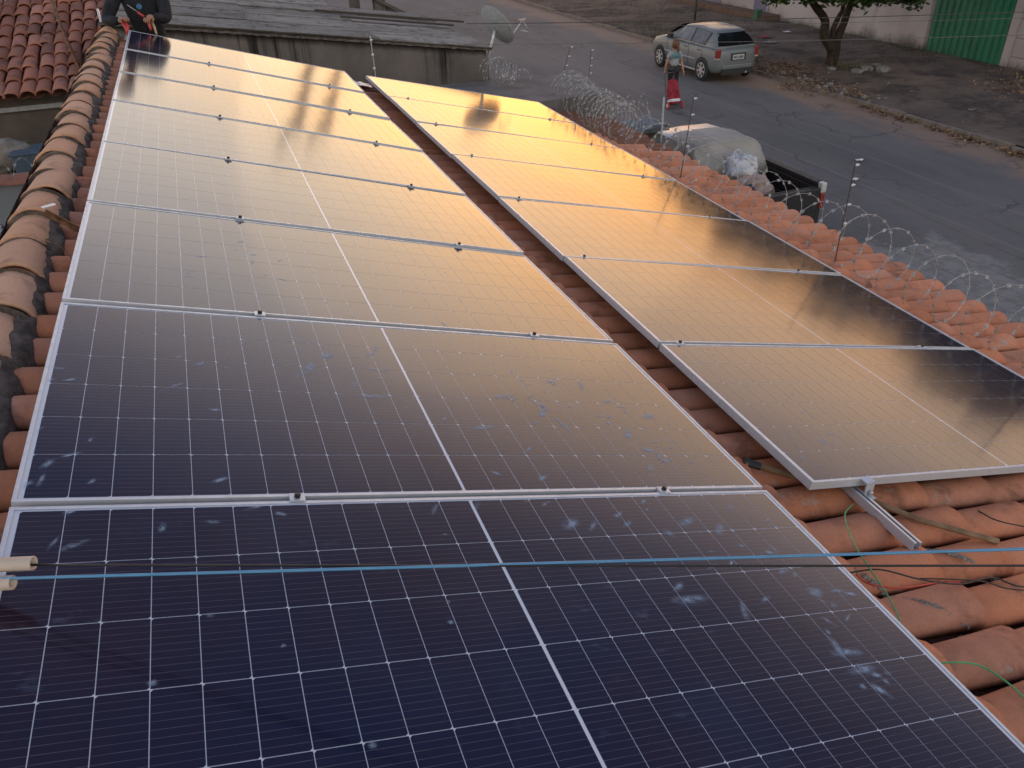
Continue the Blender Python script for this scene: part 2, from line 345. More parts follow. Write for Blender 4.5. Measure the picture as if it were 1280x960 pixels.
tag(hpart(cr_,'mortar_crumbs',rockish('pale_mortar',(.42,.40,.37),(.28,.27,.25),20)),kind='stuff')
# ridge caps
def ridge_cap(seed):
    mb=MB(); nl,na,th=8,12,.016; L=.41
    def pt(i,j,inner):
        t=i/nl; a=math.pi*j/na; lip=.004 if i<=0 else 0
        r=.116-.013*t+lip-(th if inner else 0); 
        return Vector((-math.cos(a)*r,t*L,math.sin(a)**.9*(r*.92)+.003*math.sin(seed+4*a)))
    vo=[pt(i,j,0) for i in range(nl+1) for j in range(na+1)]; vi=[pt(i,j,1) for i in range(nl+1) for j in range(na+1)]
    q=na+1;n=len(vo);f=[]
    for i in range(nl):
        for j in range(na): a=i*q+j; f.append((a,a+1,a+q+1,a+q)); f.append((a+n,a+n+q,a+n+q+1,a+n+1))
    for j in range(na): f.append((j,j+n,j+n+1,j+1)); a=nl*q+j; f.append((a,a+1,a+n+1,a+n))
    for i in range(nl): a=i*q; f.append((a,a+q,a+n+q,a+n)); a+=na; f.append((a,a+n,a+n+q,a+q))
    mb.add(vo+vi,f); return mb.mesh('ridge_tile',m_ridge,True)
rm=[ridge_cap(s) for s in range(3)]
for i in range(29):
    y=-1.5+i*.35
    inst('ridge_tile',rm[i%3],house,HI@Matrix.Translation((-.255+.012*math.sin(i*1.7),y,-.125+.006*math.sin(i*2.3)))@Matrix.Rotation(R(-.9+random.uniform(-.5,.5)),4,'X')@Matrix.Rotation(R(random.uniform(-2,2)),4,'Z'))
# mortar bedding beside the ridge and under the lips
mo=MB()
def mort(a,b):
    y=-1.6+a*10.1; n_=noise.noise(Vector((b*3,y*14,0))); n2=noise.noise(Vector((y*5,9,0)))
    return (-.180+b*(.064+.024*n2+.012*n_),y,-.072-.042*b**1.6+.012*n_-(.06 if b>.99 else 0))
mo.grid(mort,420,7)
mo.grid(lambda a,b:(-.36-.06*b+.012*noise.noise(Vector((a*90,b,2))),-1.6+a*10.1,-.06-.16*b),200,3)
for i in range(29):     # mortar packed under each lip
    y=-1.5+i*.35; mo.grid(lambda a,b:(-.255-math.cos(a*math.pi)*(.118-.03*b+.004*noise.noise(Vector((a*9,i,b)))),y-.028+.05*b*0+.03*(1-b)*0+.014*noise.noise(Vector((a*6,i*3.1,b*2))),-.128+math.sin(a*math.pi)*(.109-.028*b)-.0),16,3)
hpart(mo,'mortar_bed',m_mortar,True)
# lower slab behind the roof end
o=MB().box((-.5,8.5,GZ),(6.0,10.15,-1.32)).build('concrete_slab',rockish('slab_concrete',(.20,.19,.18),(.13,.12,.115),3)); tag(o,'flat grey concrete slab between the tile roof and the stained wall','slab')
# ================================================================ SOLAR PANELS
MX=(PL-(24*.0909+22*.0019+.010))/2; MY=(PW-(6*.1822+5*.0018))/2
def cell_shape(w,h,c=.0048,d=.0010): return [(d,0),(w-c,0),(w,c),(w,h-d),(w-d,h),(c,h),(0,h-c),(0,d)]
def cellpos(i,j): return MX+i*.0928+(.0081 if i>=12 else 0), MY+j*.184
cm=MB().add([(x,y,0) for x,y in cell_shape(.0909,.1822)],[tuple(range(8))]).mesh('solar_cell',m_cell)
cj=MB()
for i in range(24):
    for j in range(6):
        x,y=cellpos(i,j); cj.add([(x+a,y+b,-.0024) for a,b in cell_shape(.0909,.1822)],[tuple(range(8))])
cjm=cj.mesh('solar_cells',m_cell)
fr=MB(); H=.035; lip=.010
def bar(a,b): fr.box(a,b)
# frame bars butt at the corners; lip stands over the glass
fr.box((0,0,-H),(PL,.0018,0)); fr.box((0,PW-.0018,-H),(PL,PW,0)); fr.box((0,.0018,-H),(.0018,PW-.0018,0)); fr.box((PL-.0018,.0018,-H),(PL,PW-.0018,0))
fr.box((.0018,.0018,-.0016),(PL-.0018,lip,-.0004)); fr.box((.0018,PW-lip,-.0016),(PL-.0018,PW-.0018,-.0004)); fr.box((.0018,lip,-.0016),(lip,PW-lip,-.0004)); fr.box((PL-lip,lip,-.0016),(PL-.0018,PW-lip,-.0004))
fr.box((.002,.002,-H),(PL-.002,.028,-H+.002)); fr.box((.002,PW-.028,-H),(PL-.002,PW-.002,-H+.002))
frm=fr.mesh('frame',m_alu)
lam=MB().add([(.002,.002,-.003),(PL-.002,.002,-.003),(PL-.002,PW-.002,-.003),(.002,PW-.002,-.003),(.002,.002,-.008),(PL-.002,.002,-.008),(PL-.002,PW-.002,-.008),(.002,PW-.002,-.008)],[(0,1,2,3),(7,6,5,4)]).mesh('backsheet',m_sheet)
def panel(nl,nr,fl,label,group,single):
    x=(nr-nl).normalized(); y=(fl-nl); y=(y-x*y.dot(x)).normalized(); z=x.cross(y)
    M_=Matrix((x,y,z)).transposed().to_4x4(); M_.translation=nl+y*.010
    r=bpy.data.objects.new('solar_panel',None); link(r); r.empty_display_size=.1; r.matrix_world=M_; tag(r,label,'solar panel',group)
    inst('frame',frm,r); inst('backsheet',lam,r)
    if single:
        for i in range(24):
            for j in range(6):
                a,b=cellpos(i,j); inst('solar_cell',cm,r,loc=(a,b,-.0024))
    else: tag(inst('solar_cell',cjm,r),kind='stuff')
    return r
ORD=['nearest','second nearest','third nearest','fourth nearest','fifth nearest','third farthest','second farthest','farthest']
LW=[(.010,-.003),(.006,-.008),(-.006,-.008),(-.010,-.005),(-.008,.005),(-.020,.005),(-.020,.014),(-.008,.036)]
LV=[0,.012,.017,-.006,-.004,.02,.05,.05]
LB=[(rp(0,-1.154,.008),rp(PL,-1.154,-.004))]+[(rp(0,k*PIT+LV[k],LW[k][0]),rp(PL,k*PIT+LV[k],LW[k][1])) for k in range(8)]
lookL=['deep blue panel crossed by the blue cable','plum-dark panel with smudges at its right end','grey-brown panel just past the plum-dark one','pale grey mirror-like panel, fourth','beige panel reflecting sky, fifth','peach panel with a soft dark streak reflected','narrow peach-grey panel beside the dark head reflection','farthest panel, at the worker\'s hands']
labsL=['nearest panel of the left row, deep blue grid crossed by the thin blue cable',
'second panel of the left row, plum-dark grid with smudges near its right end',
'third panel of the left row, grey-brown with fading white grid',
'fourth panel of the left row, smooth pale grey sky reflection',
'fifth panel of the left row, pale beige and peach sky reflection',
'sixth panel of the left row, peach with a soft dark streak, third from the worker',
'seventh panel of the left row, next to the one the worker is fastening',
'farthest panel of the left row, directly under the worker\'s hands']
left=[panel(LB[k][0],LB[k][1],LB[k+1][0],labsL[k],'solar panels of the left row',k<4) for k in range(8)]
RO=Vector((2.563,.040,-.019)); 
def rodr(r):
    r=Vector(r); return Matrix.Rotation(r.length,3,r.normalized())
RR=rodr((.006,-.048,.004))
def rr(a,b,c=0):
    q=RO+RR@Vector((a,b,c)); return rp(*q)
labsR=['nearest panel of the right row, tan gold with a corner hanging over bare tiles',
'second panel of the right row, gold with dark shade at its street end',
'third panel of the right row, golden with a dark triangle at its street end',
'fourth panel of the right row, orange gold beside the leaning rod',
'fifth panel of the right row, third from its far end, with two thin pole reflections',
'sixth panel of the right row, bright orange, next to the last one',
'farthest panel of the right row, below the satellite dish wall']
JW=[0,.004,-.003,.003,-.004,.003,.0,-.004]
right=[panel(rr(0,k*PIT,JW[k]),rr(PL,k*PIT,-JW[k]),rr(0,(k+1)*PIT,JW[k+1] if 0 else JW[k]+.002),labsR[k],'solar panels of the right row',k<2) for k in range(7)]
# clamps: belong to the gap, each its own small thing
def clamp_mesh():
    a=MB(); a.box((-.020,-.016,.0012),(.020,.016,.0052)); a.box((-.020,-.0085,-.03),(.020,.0085,.0012)); return a
cl0=clamp_mesh().mesh('clamp_plate',m_alu); cl1=MB().lathe([(.0085,.005),(.0085,.014),(.006,.016)],n=8).mesh('bolt',m_bolt)
def clamp(pos,x,y,label,group):
    z=x.cross(y).normalized(); M_=Matrix((x,y,z)).transposed().to_4x4(); M_.translation=pos
    r=bpy.data.objects.new('panel_clamp',None); link(r); r.matrix_world=M_; r.empty_display_size=.05; tag(r,label,'clamp',group)
    inst('clamp_plate',cl0,r); inst('bolt',cl1,r)
names=['first','second','third','fourth','fifth','sixth','seventh']
for k in range(7):
    a,b=LB[k+1]; x=(b-a).normalized()
    for q,u in enumerate((.65+.015*k,1.84+.012*k)):
        clamp(a+x*u,x,V,'%s clamp on the %s seam of the left row counted from the viewer'%(('ridge-side','middle-gap-side')[q],names[k]),'clamps along the left row')
for k in range(1,7):
    a,b=rr(0,k*PIT),rr(PL,k*PIT); x=(b-a).normalized()
    for q,u in enumerate((.10+.02*k,1.82+.02*k)):
        clamp(a+x*u,x,V,'%s clamp on the %s seam of the right row counted from the viewer'%(('gap-side','street-side')[q],names[k-1]),'clamps along the right row')
# rails
def railmb(a,b,wd=.04,ht=.04,zv=N):
    a,b=Vector(a),Vector(b); y=(b-a).normalized(); x=y.cross(zv).normalized(); z=x.cross(y); L=(b-a).length
    M_=Matrix((x,y,z)).transposed().to_4x4(); M_.translation=a; mb=MB()
    for p,q in (((-wd/2,0,-ht),(-wd/2+.003,L,0)),((wd/2-.003,0,-ht),(wd/2,L,0)),((-wd/2+.003,0,-ht),(wd/2-.003,L,-ht+.003)),((-wd/2+.003,0,-.003),(-wd/2+.013,L,0)),((wd/2-.013,0,-.003),(wd/2-.003,L,0))): mb.box(p,q,M=M_)
    return mb
o=railmb(rp(2.815,-.27,-.058),rp(2.93,8.15,-.058),.04,.034).build('mounting_rail',m_rail); tag(o,'aluminium mounting rail jutting out from under the right row over the tiles','rail')
o=railmb(rr(1.9,-.02,-.037),rr(1.95,8.1,-.037)).build('mounting_rail',m_rail); tag(o,'aluminium mounting rail under the street side of the right row','rail')
o=railmb(rp(.66,-1.2,-.045),rp(.75,8.1,-.045)).build('mounting_rail',m_rail); tag(o,'aluminium mounting rail under the ridge side of the left row','rail')
o=railmb(rp(1.85,-1.2,-.045),rp(1.92,8.1,-.045)).build('mounting_rail',m_rail); tag(o,'aluminium mounting rail under the gap side of the left row','rail')
# end clamp on the near edge of the right row, over the rail
e=empty('end_clamp',rr(.27,-.005,0),'small silver end clamp holding the near corner panel to the jutting rail','clamp')
mb=MB(); mb.box((-.02,-.018,.001),(.02,.02,.005)); mb.box((-.02,-.019,-.06),(.02,-.014,.004)); mb.box((-.015,-.045,-.062),(.015,-.015,-.056)); mb.build('clamp_plate',m_alu,e); MB().lathe([(.008,-.055),(.008,-.035),(.005,-.03)],(0,-.03,0),n=8).build('bolt',m_steel,e)
# dried water smears on the glass (thin film meshes)
M=Mat('dried_smear',(.42,.56,.74),.7,spec=.1); co=M.coord(); tr=M.n('ShaderNodeBsdfTransparent'); mxs=M.n('ShaderNodeMixShader')
at_=M.n('ShaderNodeAttribute'); at_.attribute_name='soft'
al=M.math('MULTIPLY',M.math('MULTIPLY',M.step(M.noise(co,38,5,.65),.25,.80),M.step(at_.outputs['Fac'],.0,1.0)),.85)
M.l(al,mxs.inputs[0]); M.l(tr.outputs[0],mxs.inputs[1]); M.l(M.p.outputs[0],mxs.inputs[2]); M.l(mxs.outputs[0],M.t.nodes['Material Output'].inputs[0]); m_smear=M.m
def smears(root,lst):
    v=[];f=[];soft=[]
    for (x,y,l,wd,a) in lst:
        x=min(max(x,.02),PL-.02); y=min(max(y,.02),PW-.02); b=len(v); n=12; ca,sa=math.cos(R(a)),math.sin(R(a)); v.append((x,y,-.0012)); soft.append(1)
        for k in range(n):
            t=2*math.pi*k/n; rr_=1+.35*noise.noise(Vector((x*50+k*.7,y*50,0)))
            px,py=l*math.cos(t)*rr_,wd*math.sin(t)*rr_; px,py=x+px*ca-py*sa,y+px*sa+py*ca
            px=min(max(px,.014),PL-.014); py=min(max(py,.014),PW-.014)
            v.append((px,py,-.0012)); soft.append(0)
        f+=[(b,b+1+k,b+1+(k+1)%n) for k in range(n)]
    me=bpy.data.meshes.new('water_smear'); me.from_pydata(v,[],f); me.materials.append(m_smear)
    at=me.attributes.new('soft','FLOAT','POINT'); at.data.foreach_set('value',soft)
    o=bpy.data.objects.new('water_smear',me); link(o,root); o['kind']='stuff'
rs=random.Random(5)
def cluster(cx,cy,n,sx_,sy_,l=(.012,.035),a=(20,60)):
    return [(cx+rs.gauss(0,sx_),cy+rs.gauss(0,sy_),rs.uniform(*l)*1.2,rs.uniform(.006,.014),rs.gauss(40,35)) for _ in range(n)]
smears(left[0],[(1.60,1.03,.035,.012,30),(1.61,.985,.035,.012,30),(1.72,1.05,.012,.008,20)]+cluster(1.78,.85,9,.13,.12)+cluster(1.95,.55,9,.15,.12)+cluster(2.05,.95,8,.09,.09)+cluster(2.12,.6,6,.06,.1)+cluster(.35,1.08,5,.2,.02)+cluster(.9,.6,7,.4,.25,(.006,.014))+cluster(1.35,1.1,5,.15,.015)+cluster(.1,.8,3,.05,.2))
BIG=lambda cx,cy,n,sx_,sy_:[(cx+rs.gauss(0,sx_),cy+rs.gauss(0,sy_),rs.uniform(.04,.085),rs.uniform(.014,.03),rs.gauss(30,40)) for _ in range(n)]
smears(left[0],BIG(1.75,.75,5,.18,.2)+BIG(2.0,.5,5,.12,.15))
smears(left[1],BIG(1.85,.45,7,.2,.15)+BIG(1.55,.6,4,.15,.12)+BIG(.95,.7,3,.2,.1))
smears(left[1],cluster(1.92,.42,16,.17,.17)+cluster(1.6,.55,12,.14,.15)+cluster(.9,.75,10,.3,.12)+cluster(.45,.7,8,.2,.2)+cluster(.08,.5,6,.04,.35)+cluster(2.0,.15,7,.12,.06)+cluster(.6,.08,7,.4,.02))
smears(left[2],cluster(.75,.6,9,.13,.18)+cluster(.35,.5,4,.12,.15)+cluster(1.5,.5,3,.4,.25))
smears(right[0],cluster(.28,.22,6,.09,.1)+cluster(.35,.6,6,.12,.12)+cluster(.2,.95,4,.1,.05))
# ================================================================ CABLES & SMALL THINGS ON THE ROOF
def sag(a,b,d,n=24): 
    a,b=Vector(a),Vector(b); return [a.lerp(b,i/n)-Vector((0,0,d*4*(i/n)*(1-i/n))) for i in range(n+1)]
A=Vector((.060,-.3245,.062)); 
o=MB().tube(sag(A-Vector((.01,-.0035,0)),A+(Vector((1.967,-.988,.042))-A)*3,.01,40),.0031,8).build('utility_cable',m_blue,smooth=True); tag(o,'light blue cable stretched across above the nearest panel','cable')
B=Vector((.10,-.301,.062))
o=MB().tube(sag(B-Vector((.01,-.0035,0)),B+(Vector((1.931,-1.02,.042))-B)*3,.012,40),.0024,8).build('utility_cable',m_black,smooth=True); tag(o,'thin black cable stretched just beside the blue one','cable')
def conduit(tip,dr,lab):
    tip=Vector(tip); dr=Vector(dr).normalized(); mb=MB(); n=14; a=dr.orthogonal().normalized(); b=dr.cross(a); v=[];
    for (t,r) in ((0,.0105),(.0,.0145),(-.9,.0145),(-.9,.0105)):
        for k in range(n): v.append(tip+dr*t+(a*math.cos(2*math.pi*k/n)+b*math.sin(2*math.pi*k/n))*r)
    f=[]
    for i in range(4):
        j=(i+1)%4
        for k in range(n): f.append((i*n+k,i*n+(k+1)%n,j*n+(k+1)%n,j*n+k))
    mb.add(v,f); o=mb.build('conduit_pipe',m_pvc,smooth=False); 
    for p_ in o.data.polygons: p_.use_smooth=True
    tag(o,lab,'pipe','beige conduits at the left edge'); return o
conduit((.105,-.303,.066),(.97,-.36,.03),'upper beige plastic conduit with the black cable coming out')
conduit((.066,-.326,.050),(.97,-.33,.03),'lower beige plastic conduit with the blue cable coming out')
def curve(pts,n=10):
    P=[Vector(p) for p in pts]; P=[P[0]*2-P[1]]+P+[P[-1]*2-P[-2]]; out=[]
    for i in range(1,len(P)-2):
        for k in range(n):
            t=k/n; a,b,c,d=P[i-1:i+3]; out.append(.5*((2*b)+(c-a)*t+(2*a-5*b+4*c-d)*t*t+(-a+3*b-3*c+d)*t**3))
    out.append(P[-2]); return out
def wire(pts,r,mat,label,name='wire',cat='wire'):
    o=MB().tube(curve([rp(*p) for p in pts]),r,6).build(name,mat,smooth=True); return tag(o,label,cat)
def RPX(x,y,w_):  # point of the roof frame seen at a photo pixel, w_ above the panel plane
    d=RX*((x-640)/FPX)+RY*((y-480)/FPX)+RZ; t=(w_-CAM.dot(N))/d.dot(N); q=CAM+d*t; return (q.dot(U),q.y,w_)
wire([RPX(1066,630,-.085),RPX(1056,645,-.06),RPX(1068,680,-.05),RPX(1090,715,-.05),RPX(1110,745,-.055),RPX(1124,775,-.05),RPX(1120,800,-.09)],.0028,m_green,'green earth wire hanging down from the jutting rail over the tiles')
wire([RPX(1160,830,-.07),RPX(1195,828,-.045),RPX(1225,832,-.045),RPX(1255,850,-.045),RPX(1280,872,-.06),RPX(1310,905,-.09)],.0028,m_green,'green wire arching over the lowest tiles at the right edge')
wire([RPX(1070,718,-.09),RPX(1085,729,-.06),RPX(1120,735,-.05),RPX(1150,732,-.05),RPX(1180,727,-.055),RPX(1200,728,-.09)],.0028,m_redw,'red wire curving over a tile under the black leads')
wire([RPX(1060,716,-.10),RPX(1100,712,-.055),RPX(1150,724,-.05),RPX(1200,730,-.05),RPX(1240,722,-.055),RPX(1275,733,-.05),RPX(1330,735,-.05)],.003,m_black,'black lead lying over the tiles beside the red wire')
wire([RPX(1150,723,-.055),RPX(1190,724,-.05),RPX(1230,727,-.05),RPX(1262,736,-.05),RPX(1320,740,-.05)],.0025,m_black,'second black lead crossing the first on the tiles')
wire([RPX(1222,638,-.09),RPX(1245,650,-.05),RPX(1280,658,-.05),RPX(1330,665,-.05)],.0028,m_black,'black lead leaving the right edge above the wooden stick')
o=MB().tube([rp(*RPX(932,578,-.095)),rp(*RPX(1055,613,-.106)),rp(*RPX(1150,650,-.085)),rp(*RPX(1248,677,-.062))],[.0125,.013,.0115,.012],8).build('wooden_stick',m_wood,smooth=False); tag(o,'long brown wooden stick lying on the tiles under the jutting rail','stick')
tb=MB().tube([rp(*RPX(929,576.5,-.0948)),rp(*RPX(950,583,-.0968))],[.0165,.0162],8).build('tape_wrap',m_black,o)
# rusty bar and wires over the ridge
def hitX(x,y,X):
    d=RX*((x-640)/FPX)+RY*((y-480)/FPX)+RZ; return CAM+d*((X-CAM.x)/d.x)
def hitY(x,y,Y):
    d=RX*((x-640)/FPX)+RY*((y-480)/FPX)+RZ; return CAM+d*((Y-CAM.y)/d.y)
def hitZ(x,y,Z):
    d=RX*((x-640)/FPX)+RY*((y-480)/FPX)+RZ; return CAM+d*((Z-CAM.z)/d.z)
a,b=Vector(rp(*RPX(58,262,.03))),Vector(rp(*RPX(108,288,-.05)))
d=(b-a).normalized(); z=Vector((0,.25,1)).normalized(); x=d.cross(z).normalized(); z=x.cross(d); M_=Matrix((x,d,z)).transposed().to_4x4(); M_.translation=a; L=(b-a).length
mb=MB(); mb.box((-.018,0,-.003),(.018,L,0),M=M_); mb.box((-.018,0,-.025),(-.015,L,-.003),M=M_); o=mb.build('angle_iron',m_rust); tag(o,'short rusty angle iron lying over the ridge tiles beside the left panels','bar')
o=MB().box((-.025,-.012,0),(.03,.012,.004),M=Matrix.Translation(Vector(rp(*RPX(60,258,.045))))@Matrix.Rotation(.5,4,'Z')).build('paper_scrap',m_white,bevel=.001); tag(o,'small crumpled white scrap at the end of the rusty angle iron','scrap')
wire([RPX(52,302,.0),RPX(62,302,.035),RPX(80,312,-.03),RPX(95,330,-.07)],.0022,m_rust,'thin rusty tie wire looped over a ridge cap near the angle iron')
# pipe and junk beyond the ridge
o=MB().tube(curve([hitX(24,312,-.50),hitX(30,290,-.50),hitX(37,272,-.50),hitX(48,262,-.46)],5),.022,10).build('drain_pipe',m_pvc,smooth=True); tag(o,'beige plastic pipe climbing behind the ridge at the left','pipe')
o=MB().tube([hitX(34,273,-.499),hitX(44,264,-.47)],.031,10).build('pipe_joint',m_white,o,smooth=True)
M=Mat('patterned_fabric',(.5,.5,.5),.8); co=M.coord(); M.color(M.mix(M.step(M.noise(co,14,3,.6),.48,.53),(.42,.44,.46),(.03,.03,.035))); m_pat=M.m
def crumple(c,rx,ry,rz,seed,amp=.35,fr=2.2):
    mb=MB(); c=Vector(c)
    def fn(a,b):
        th=a*2*math.pi; ph=(b-.5)*math.pi; p=Vector((math.cos(ph)*math.cos(th),math.cos(ph)*math.sin(th),math.sin(ph)))
        k=1+amp*(noise.noise(p*fr+Vector((seed*9.1,0,0)))+.5*abs(noise.noise(p*fr*2.5+Vector((seed,4,0)))))
        return c+Vector((p.x*rx,p.y*ry,p.z*rz))*k
    return mb.grid(fn,28,16)
o=crumple(hitX(6,318,-.62),.10,.30,.12,2).build('patterned_sack',m_pat,smooth=True); tag(o,'black and white patterned cloth bundle behind the ridge at the left edge','cloth')
o=crumple(hitX(22,305,-.54),.05,.13,.09,5).build('plastic_bag',simple('bluish_plastic',(.50,.54,.62),.35),smooth=True); tag(o,'crumpled bluish white plastic bag between the ridge and the patterned bundle','bag')
# ================================================================ LEFT NEIGHBOUR'S YARD
m_gwall=rockish('grey_blue_wall',(.20,.22,.24),(.17,.185,.20),1.2,.9,.15)
cw=empty('coping_wall',(-1.3,6.8,GZ),'smooth grey-blue wall topped by a row of red clay coping tiles','wall')
def loc(o,r): o.matrix_parent_inverse=Matrix.Translation(-r.location); return o
loc(MB().box((-7,6.75,GZ),(-.43,6.9,-1.07)).build('wall',m_gwall,cw),cw)
cp=MB().grid(lambda a,b:(a*.34,(b-.5)*.26,.05*math.sin(b*math.pi)-.012+.0*a),1,8); cp.box((0,-.13,-.03),(.34,.13,-.012)); cpm=cp.mesh('coping_tile',m_oldclay)
for i in range(20): inst('coping_tile',cpm,cw,Matrix.Translation(-Vector(cw.location))@Matrix.Translation((-7.2+i*.34,6.82,-1.03+random.uniform(-.006,.006)))@Matrix.Rotation(R(random.uniform(-2,2)),4,'Y'))
m_brown=rockish('brown_yard_wall',(.16,.13,.11),(.09,.075,.065),1.5)
yw=empty('yard_wall',(-3,11,GZ),'dark brown stained house wall with a thin white ledge below the old tile roof','wall')
loc(MB().box((-9,10.95,GZ),(-.45,11.1,-1.05)).build('wall',m_brown,yw),yw)
a=hitY(0,138,10.9); b=hitY(90,129,10.9); zl=(a.z+b.z)/2
loc(MB().box((-9,10.87,zl-.03),(-.45,10.95,zl+.03)).build('ledge',simple('pale_paint',(.45,.45,.45),.7),yw),yw)
tag(MB().box((-9,6.9,GZ),(-.45,10.95,GZ+.02)).build('yard_floor',m_brown),kind='structure')
# tile roof of the left neighbour, slope falling towards us
nh=empty('old_tile_roof',(-2.5,12,-.9),'old weathered brown tile roof of the left neighbour with darkened tiles','roof'); NI=Matrix.Translation((2.5,-12,.9))
omesh=[]
for sd_ in range(3):
    mb=cover(sd_); me=mb.mesh('tile',m_oldclay,True); omesh.append(me)
ta=R(14); e0=Vector((-.62,10.62,-.965)); cols_=36; rows_=9
cnt=0
restm=MB()
for c_ in range(cols_):
    for r_ in range(rows_):
        s1=(r_+1)*.385; p=Vector((e0.x-c_*.19,e0.y+s1*math.cos(ta),e0.z+s1*math.sin(ta)+.05))
        Mx=Matrix.Translation(p+Vector((random.uniform(-.012,.012),random.uniform(-.02,.02),random.uniform(-.006,.006))))@Matrix.Rotation(R(random.uniform(-3,3)),4,'Z')@Matrix.Rotation(R(-90),4,'Z')@Matrix.Rotation(ta-R(2.5),4,'Y')@Matrix.Scale(1.05,4)
        if c_<13: inst('tile',omesh[(c_*7+r_)%3],nh,NI@Mx); cnt+=1
        else:
            me=omesh[0]; restm.add([NI@Mx@v.co for v in me.vertices],[tuple(p_.vertices) for p_ in me.polygons])
tag(restm.build('tile',m_oldclay,nh,True),kind='stuff')
oc_=MB()
for c_ in range(cols_+1):
    x=e0.x+.095-c_*.19
    oc_.grid(lambda a,b:(x+(a-.5)*.19,e0.y+b*rows_*.385*math.cos(ta),e0.z+b*rows_*.385*math.sin(ta)-.045-.03*math.sin(a*math.pi)),5,9)
o=oc_.build('channel_tile',m_oldclay,nh,True); o.matrix_local=NI; tag(o,kind='stuff')
yr=e0.y+rows_*.385*math.cos(ta); zr=e0.z+rows_*.385*math.sin(ta)
rc=MB().grid(lambda a,b:Vector((a*.42,-math.cos(b*math.pi)*(.13-.02*a),math.sin(b*math.pi)*(.12-.02*a))),4,10).mesh('ridge_tile',m_oldclay,True)
for i in range(19): inst('ridge_tile',rc,nh,NI@Matrix.Translation((-7.2+i*.36,yr+.03,zr+.01)))
g_=MB().box((-8,e0.y+.35,GZ),(e0.x+.12,yr+.05,-1.0)); g_.add([(e0.x+.11,e0.y+.35,-1.0),(e0.x+.11,yr,-1.0),(e0.x+.11,yr,zr-.1),(e0.x+.11,e0.y+.35,e0.z+.02)],[(0,1,2,3)]); o=g_.build('gable_wall',m_brown,nh); o.matrix_local=NI
o=MB().box((-7.6,yr,-1.2),(-.52,yr+7,zr-.12)).build('rear_terrace',rockish('tan_slab',(.33,.27,.21),(.25,.2,.16),2)); tag(o,'pale tan flat roof behind the ridge of the old tile roof','roof')
o=MB().tube([hitY(63,-6,12.6),hitY(75,30,12.0),hitY(102,94,10.95)],.024,8).build('rusty_pole',m_rust,smooth=True); tag(o,'long rusty pole leaning over the old brown tile roof','pole')
o=MB().tube([hitY(122,12,11.0),hitY(133,50,10.2)],.016,8).build('metal_bar',m_steel,smooth=True); tag(o,'short pale bar leaning just left of the worker','bar')
# yard objects
m_crate=simple('blue_grey_plastic',(.10,.14,.19),.5)
e=empty('plastic_crate',hitZ(45,190,-1.55),'blue-grey plastic box in the yard beside the white sheet','box')
c0=hitZ(45,190,-1.55)
mb=MB(); mb.box((-.26,-.2,-.35),(.26,.2,.02)); mb.build('box_body',m_crate,e,bevel=.02)
mb=MB(); mb.box((-.28,-.22,.02),(.28,.22,.05)); 
for i in range(4): mb.box((-.24,-.16+i*.1,.05),(.24,-.12+i*.1,.06))
mb.build('box_lid',m_crate,e,bevel=.008)
a=hitZ(62,188,-1.6)
mb=MB(); P0=[hitY(62,170,8.9),hitY(78,150,8.9),hitY(92,149,8.9),hitY(96,200,8.9),hitY(72,200,8.9)]
mb.add(P0+[p+Vector((0,.03,0)) for p in P0],[(0,1,2,3,4),(9,8,7,6,5)]+[(i,(i+1)%5,(i+1)%5+5,i+5) for i in range(5)])
o=mb.build('white_sheet',simple('dull_white_sheet',(.42,.43,.43),.7)); tag(o,'dull white sheet leaning upright in the yard against our ridge','sheet')
o=crumple(hitZ(5,196,-1.6),.32,.25,.22,8).build('cloth_pile',simple('beige_cloth',(.30,.26,.21),.9),smooth=True); tag(o,'heap of beige cloth left of the blue-grey box','cloth')
o=MB().box((-3.5,6.95,-2.5),(-.5,8.2,-1.85)).build('dark_block',simple('plain_black',(.02,.02,.022),.7)); tag(o,'plain black block below the blue-grey box behind the coping wall','bench')  # plain black block filling the dark area behind the coping wall
# ================================================================ NEIGHBOUR BEHIND: stained wall + fibre cement roof
M=Mat('stained_render',(.2,.2,.2),.92,spec=.1); co=M.coord(); sp=M.n('ShaderNodeSeparateXYZ'); M.l(co,sp.inputs[0])
c=M.mix(M.step(M.noise(co,1.4,5,.6),.3,.7),(.18,.158,.143),(.11,.098,.09))
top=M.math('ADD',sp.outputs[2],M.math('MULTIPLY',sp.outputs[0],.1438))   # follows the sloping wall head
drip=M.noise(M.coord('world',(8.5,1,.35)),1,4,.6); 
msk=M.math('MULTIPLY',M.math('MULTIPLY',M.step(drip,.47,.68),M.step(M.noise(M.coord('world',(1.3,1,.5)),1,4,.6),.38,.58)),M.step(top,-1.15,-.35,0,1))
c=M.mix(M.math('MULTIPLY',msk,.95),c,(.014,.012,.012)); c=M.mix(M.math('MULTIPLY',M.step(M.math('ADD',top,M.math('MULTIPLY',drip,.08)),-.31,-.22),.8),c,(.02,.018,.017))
M.color(c); M.bump(M.noise(co,20,5),.5,.012); m_stain=M.m
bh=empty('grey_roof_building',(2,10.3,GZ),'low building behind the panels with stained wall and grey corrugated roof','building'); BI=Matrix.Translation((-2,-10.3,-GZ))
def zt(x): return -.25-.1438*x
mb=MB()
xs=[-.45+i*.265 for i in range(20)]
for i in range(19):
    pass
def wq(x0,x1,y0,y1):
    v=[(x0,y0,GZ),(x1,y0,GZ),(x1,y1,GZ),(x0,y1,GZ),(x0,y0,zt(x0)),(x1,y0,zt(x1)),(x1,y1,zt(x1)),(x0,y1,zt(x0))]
    return v,[(0,3,2,1),(4,5,6,7),(0,1,5,4),(1,2,6,5),(2,3,7,6),(3,0,4,7)]
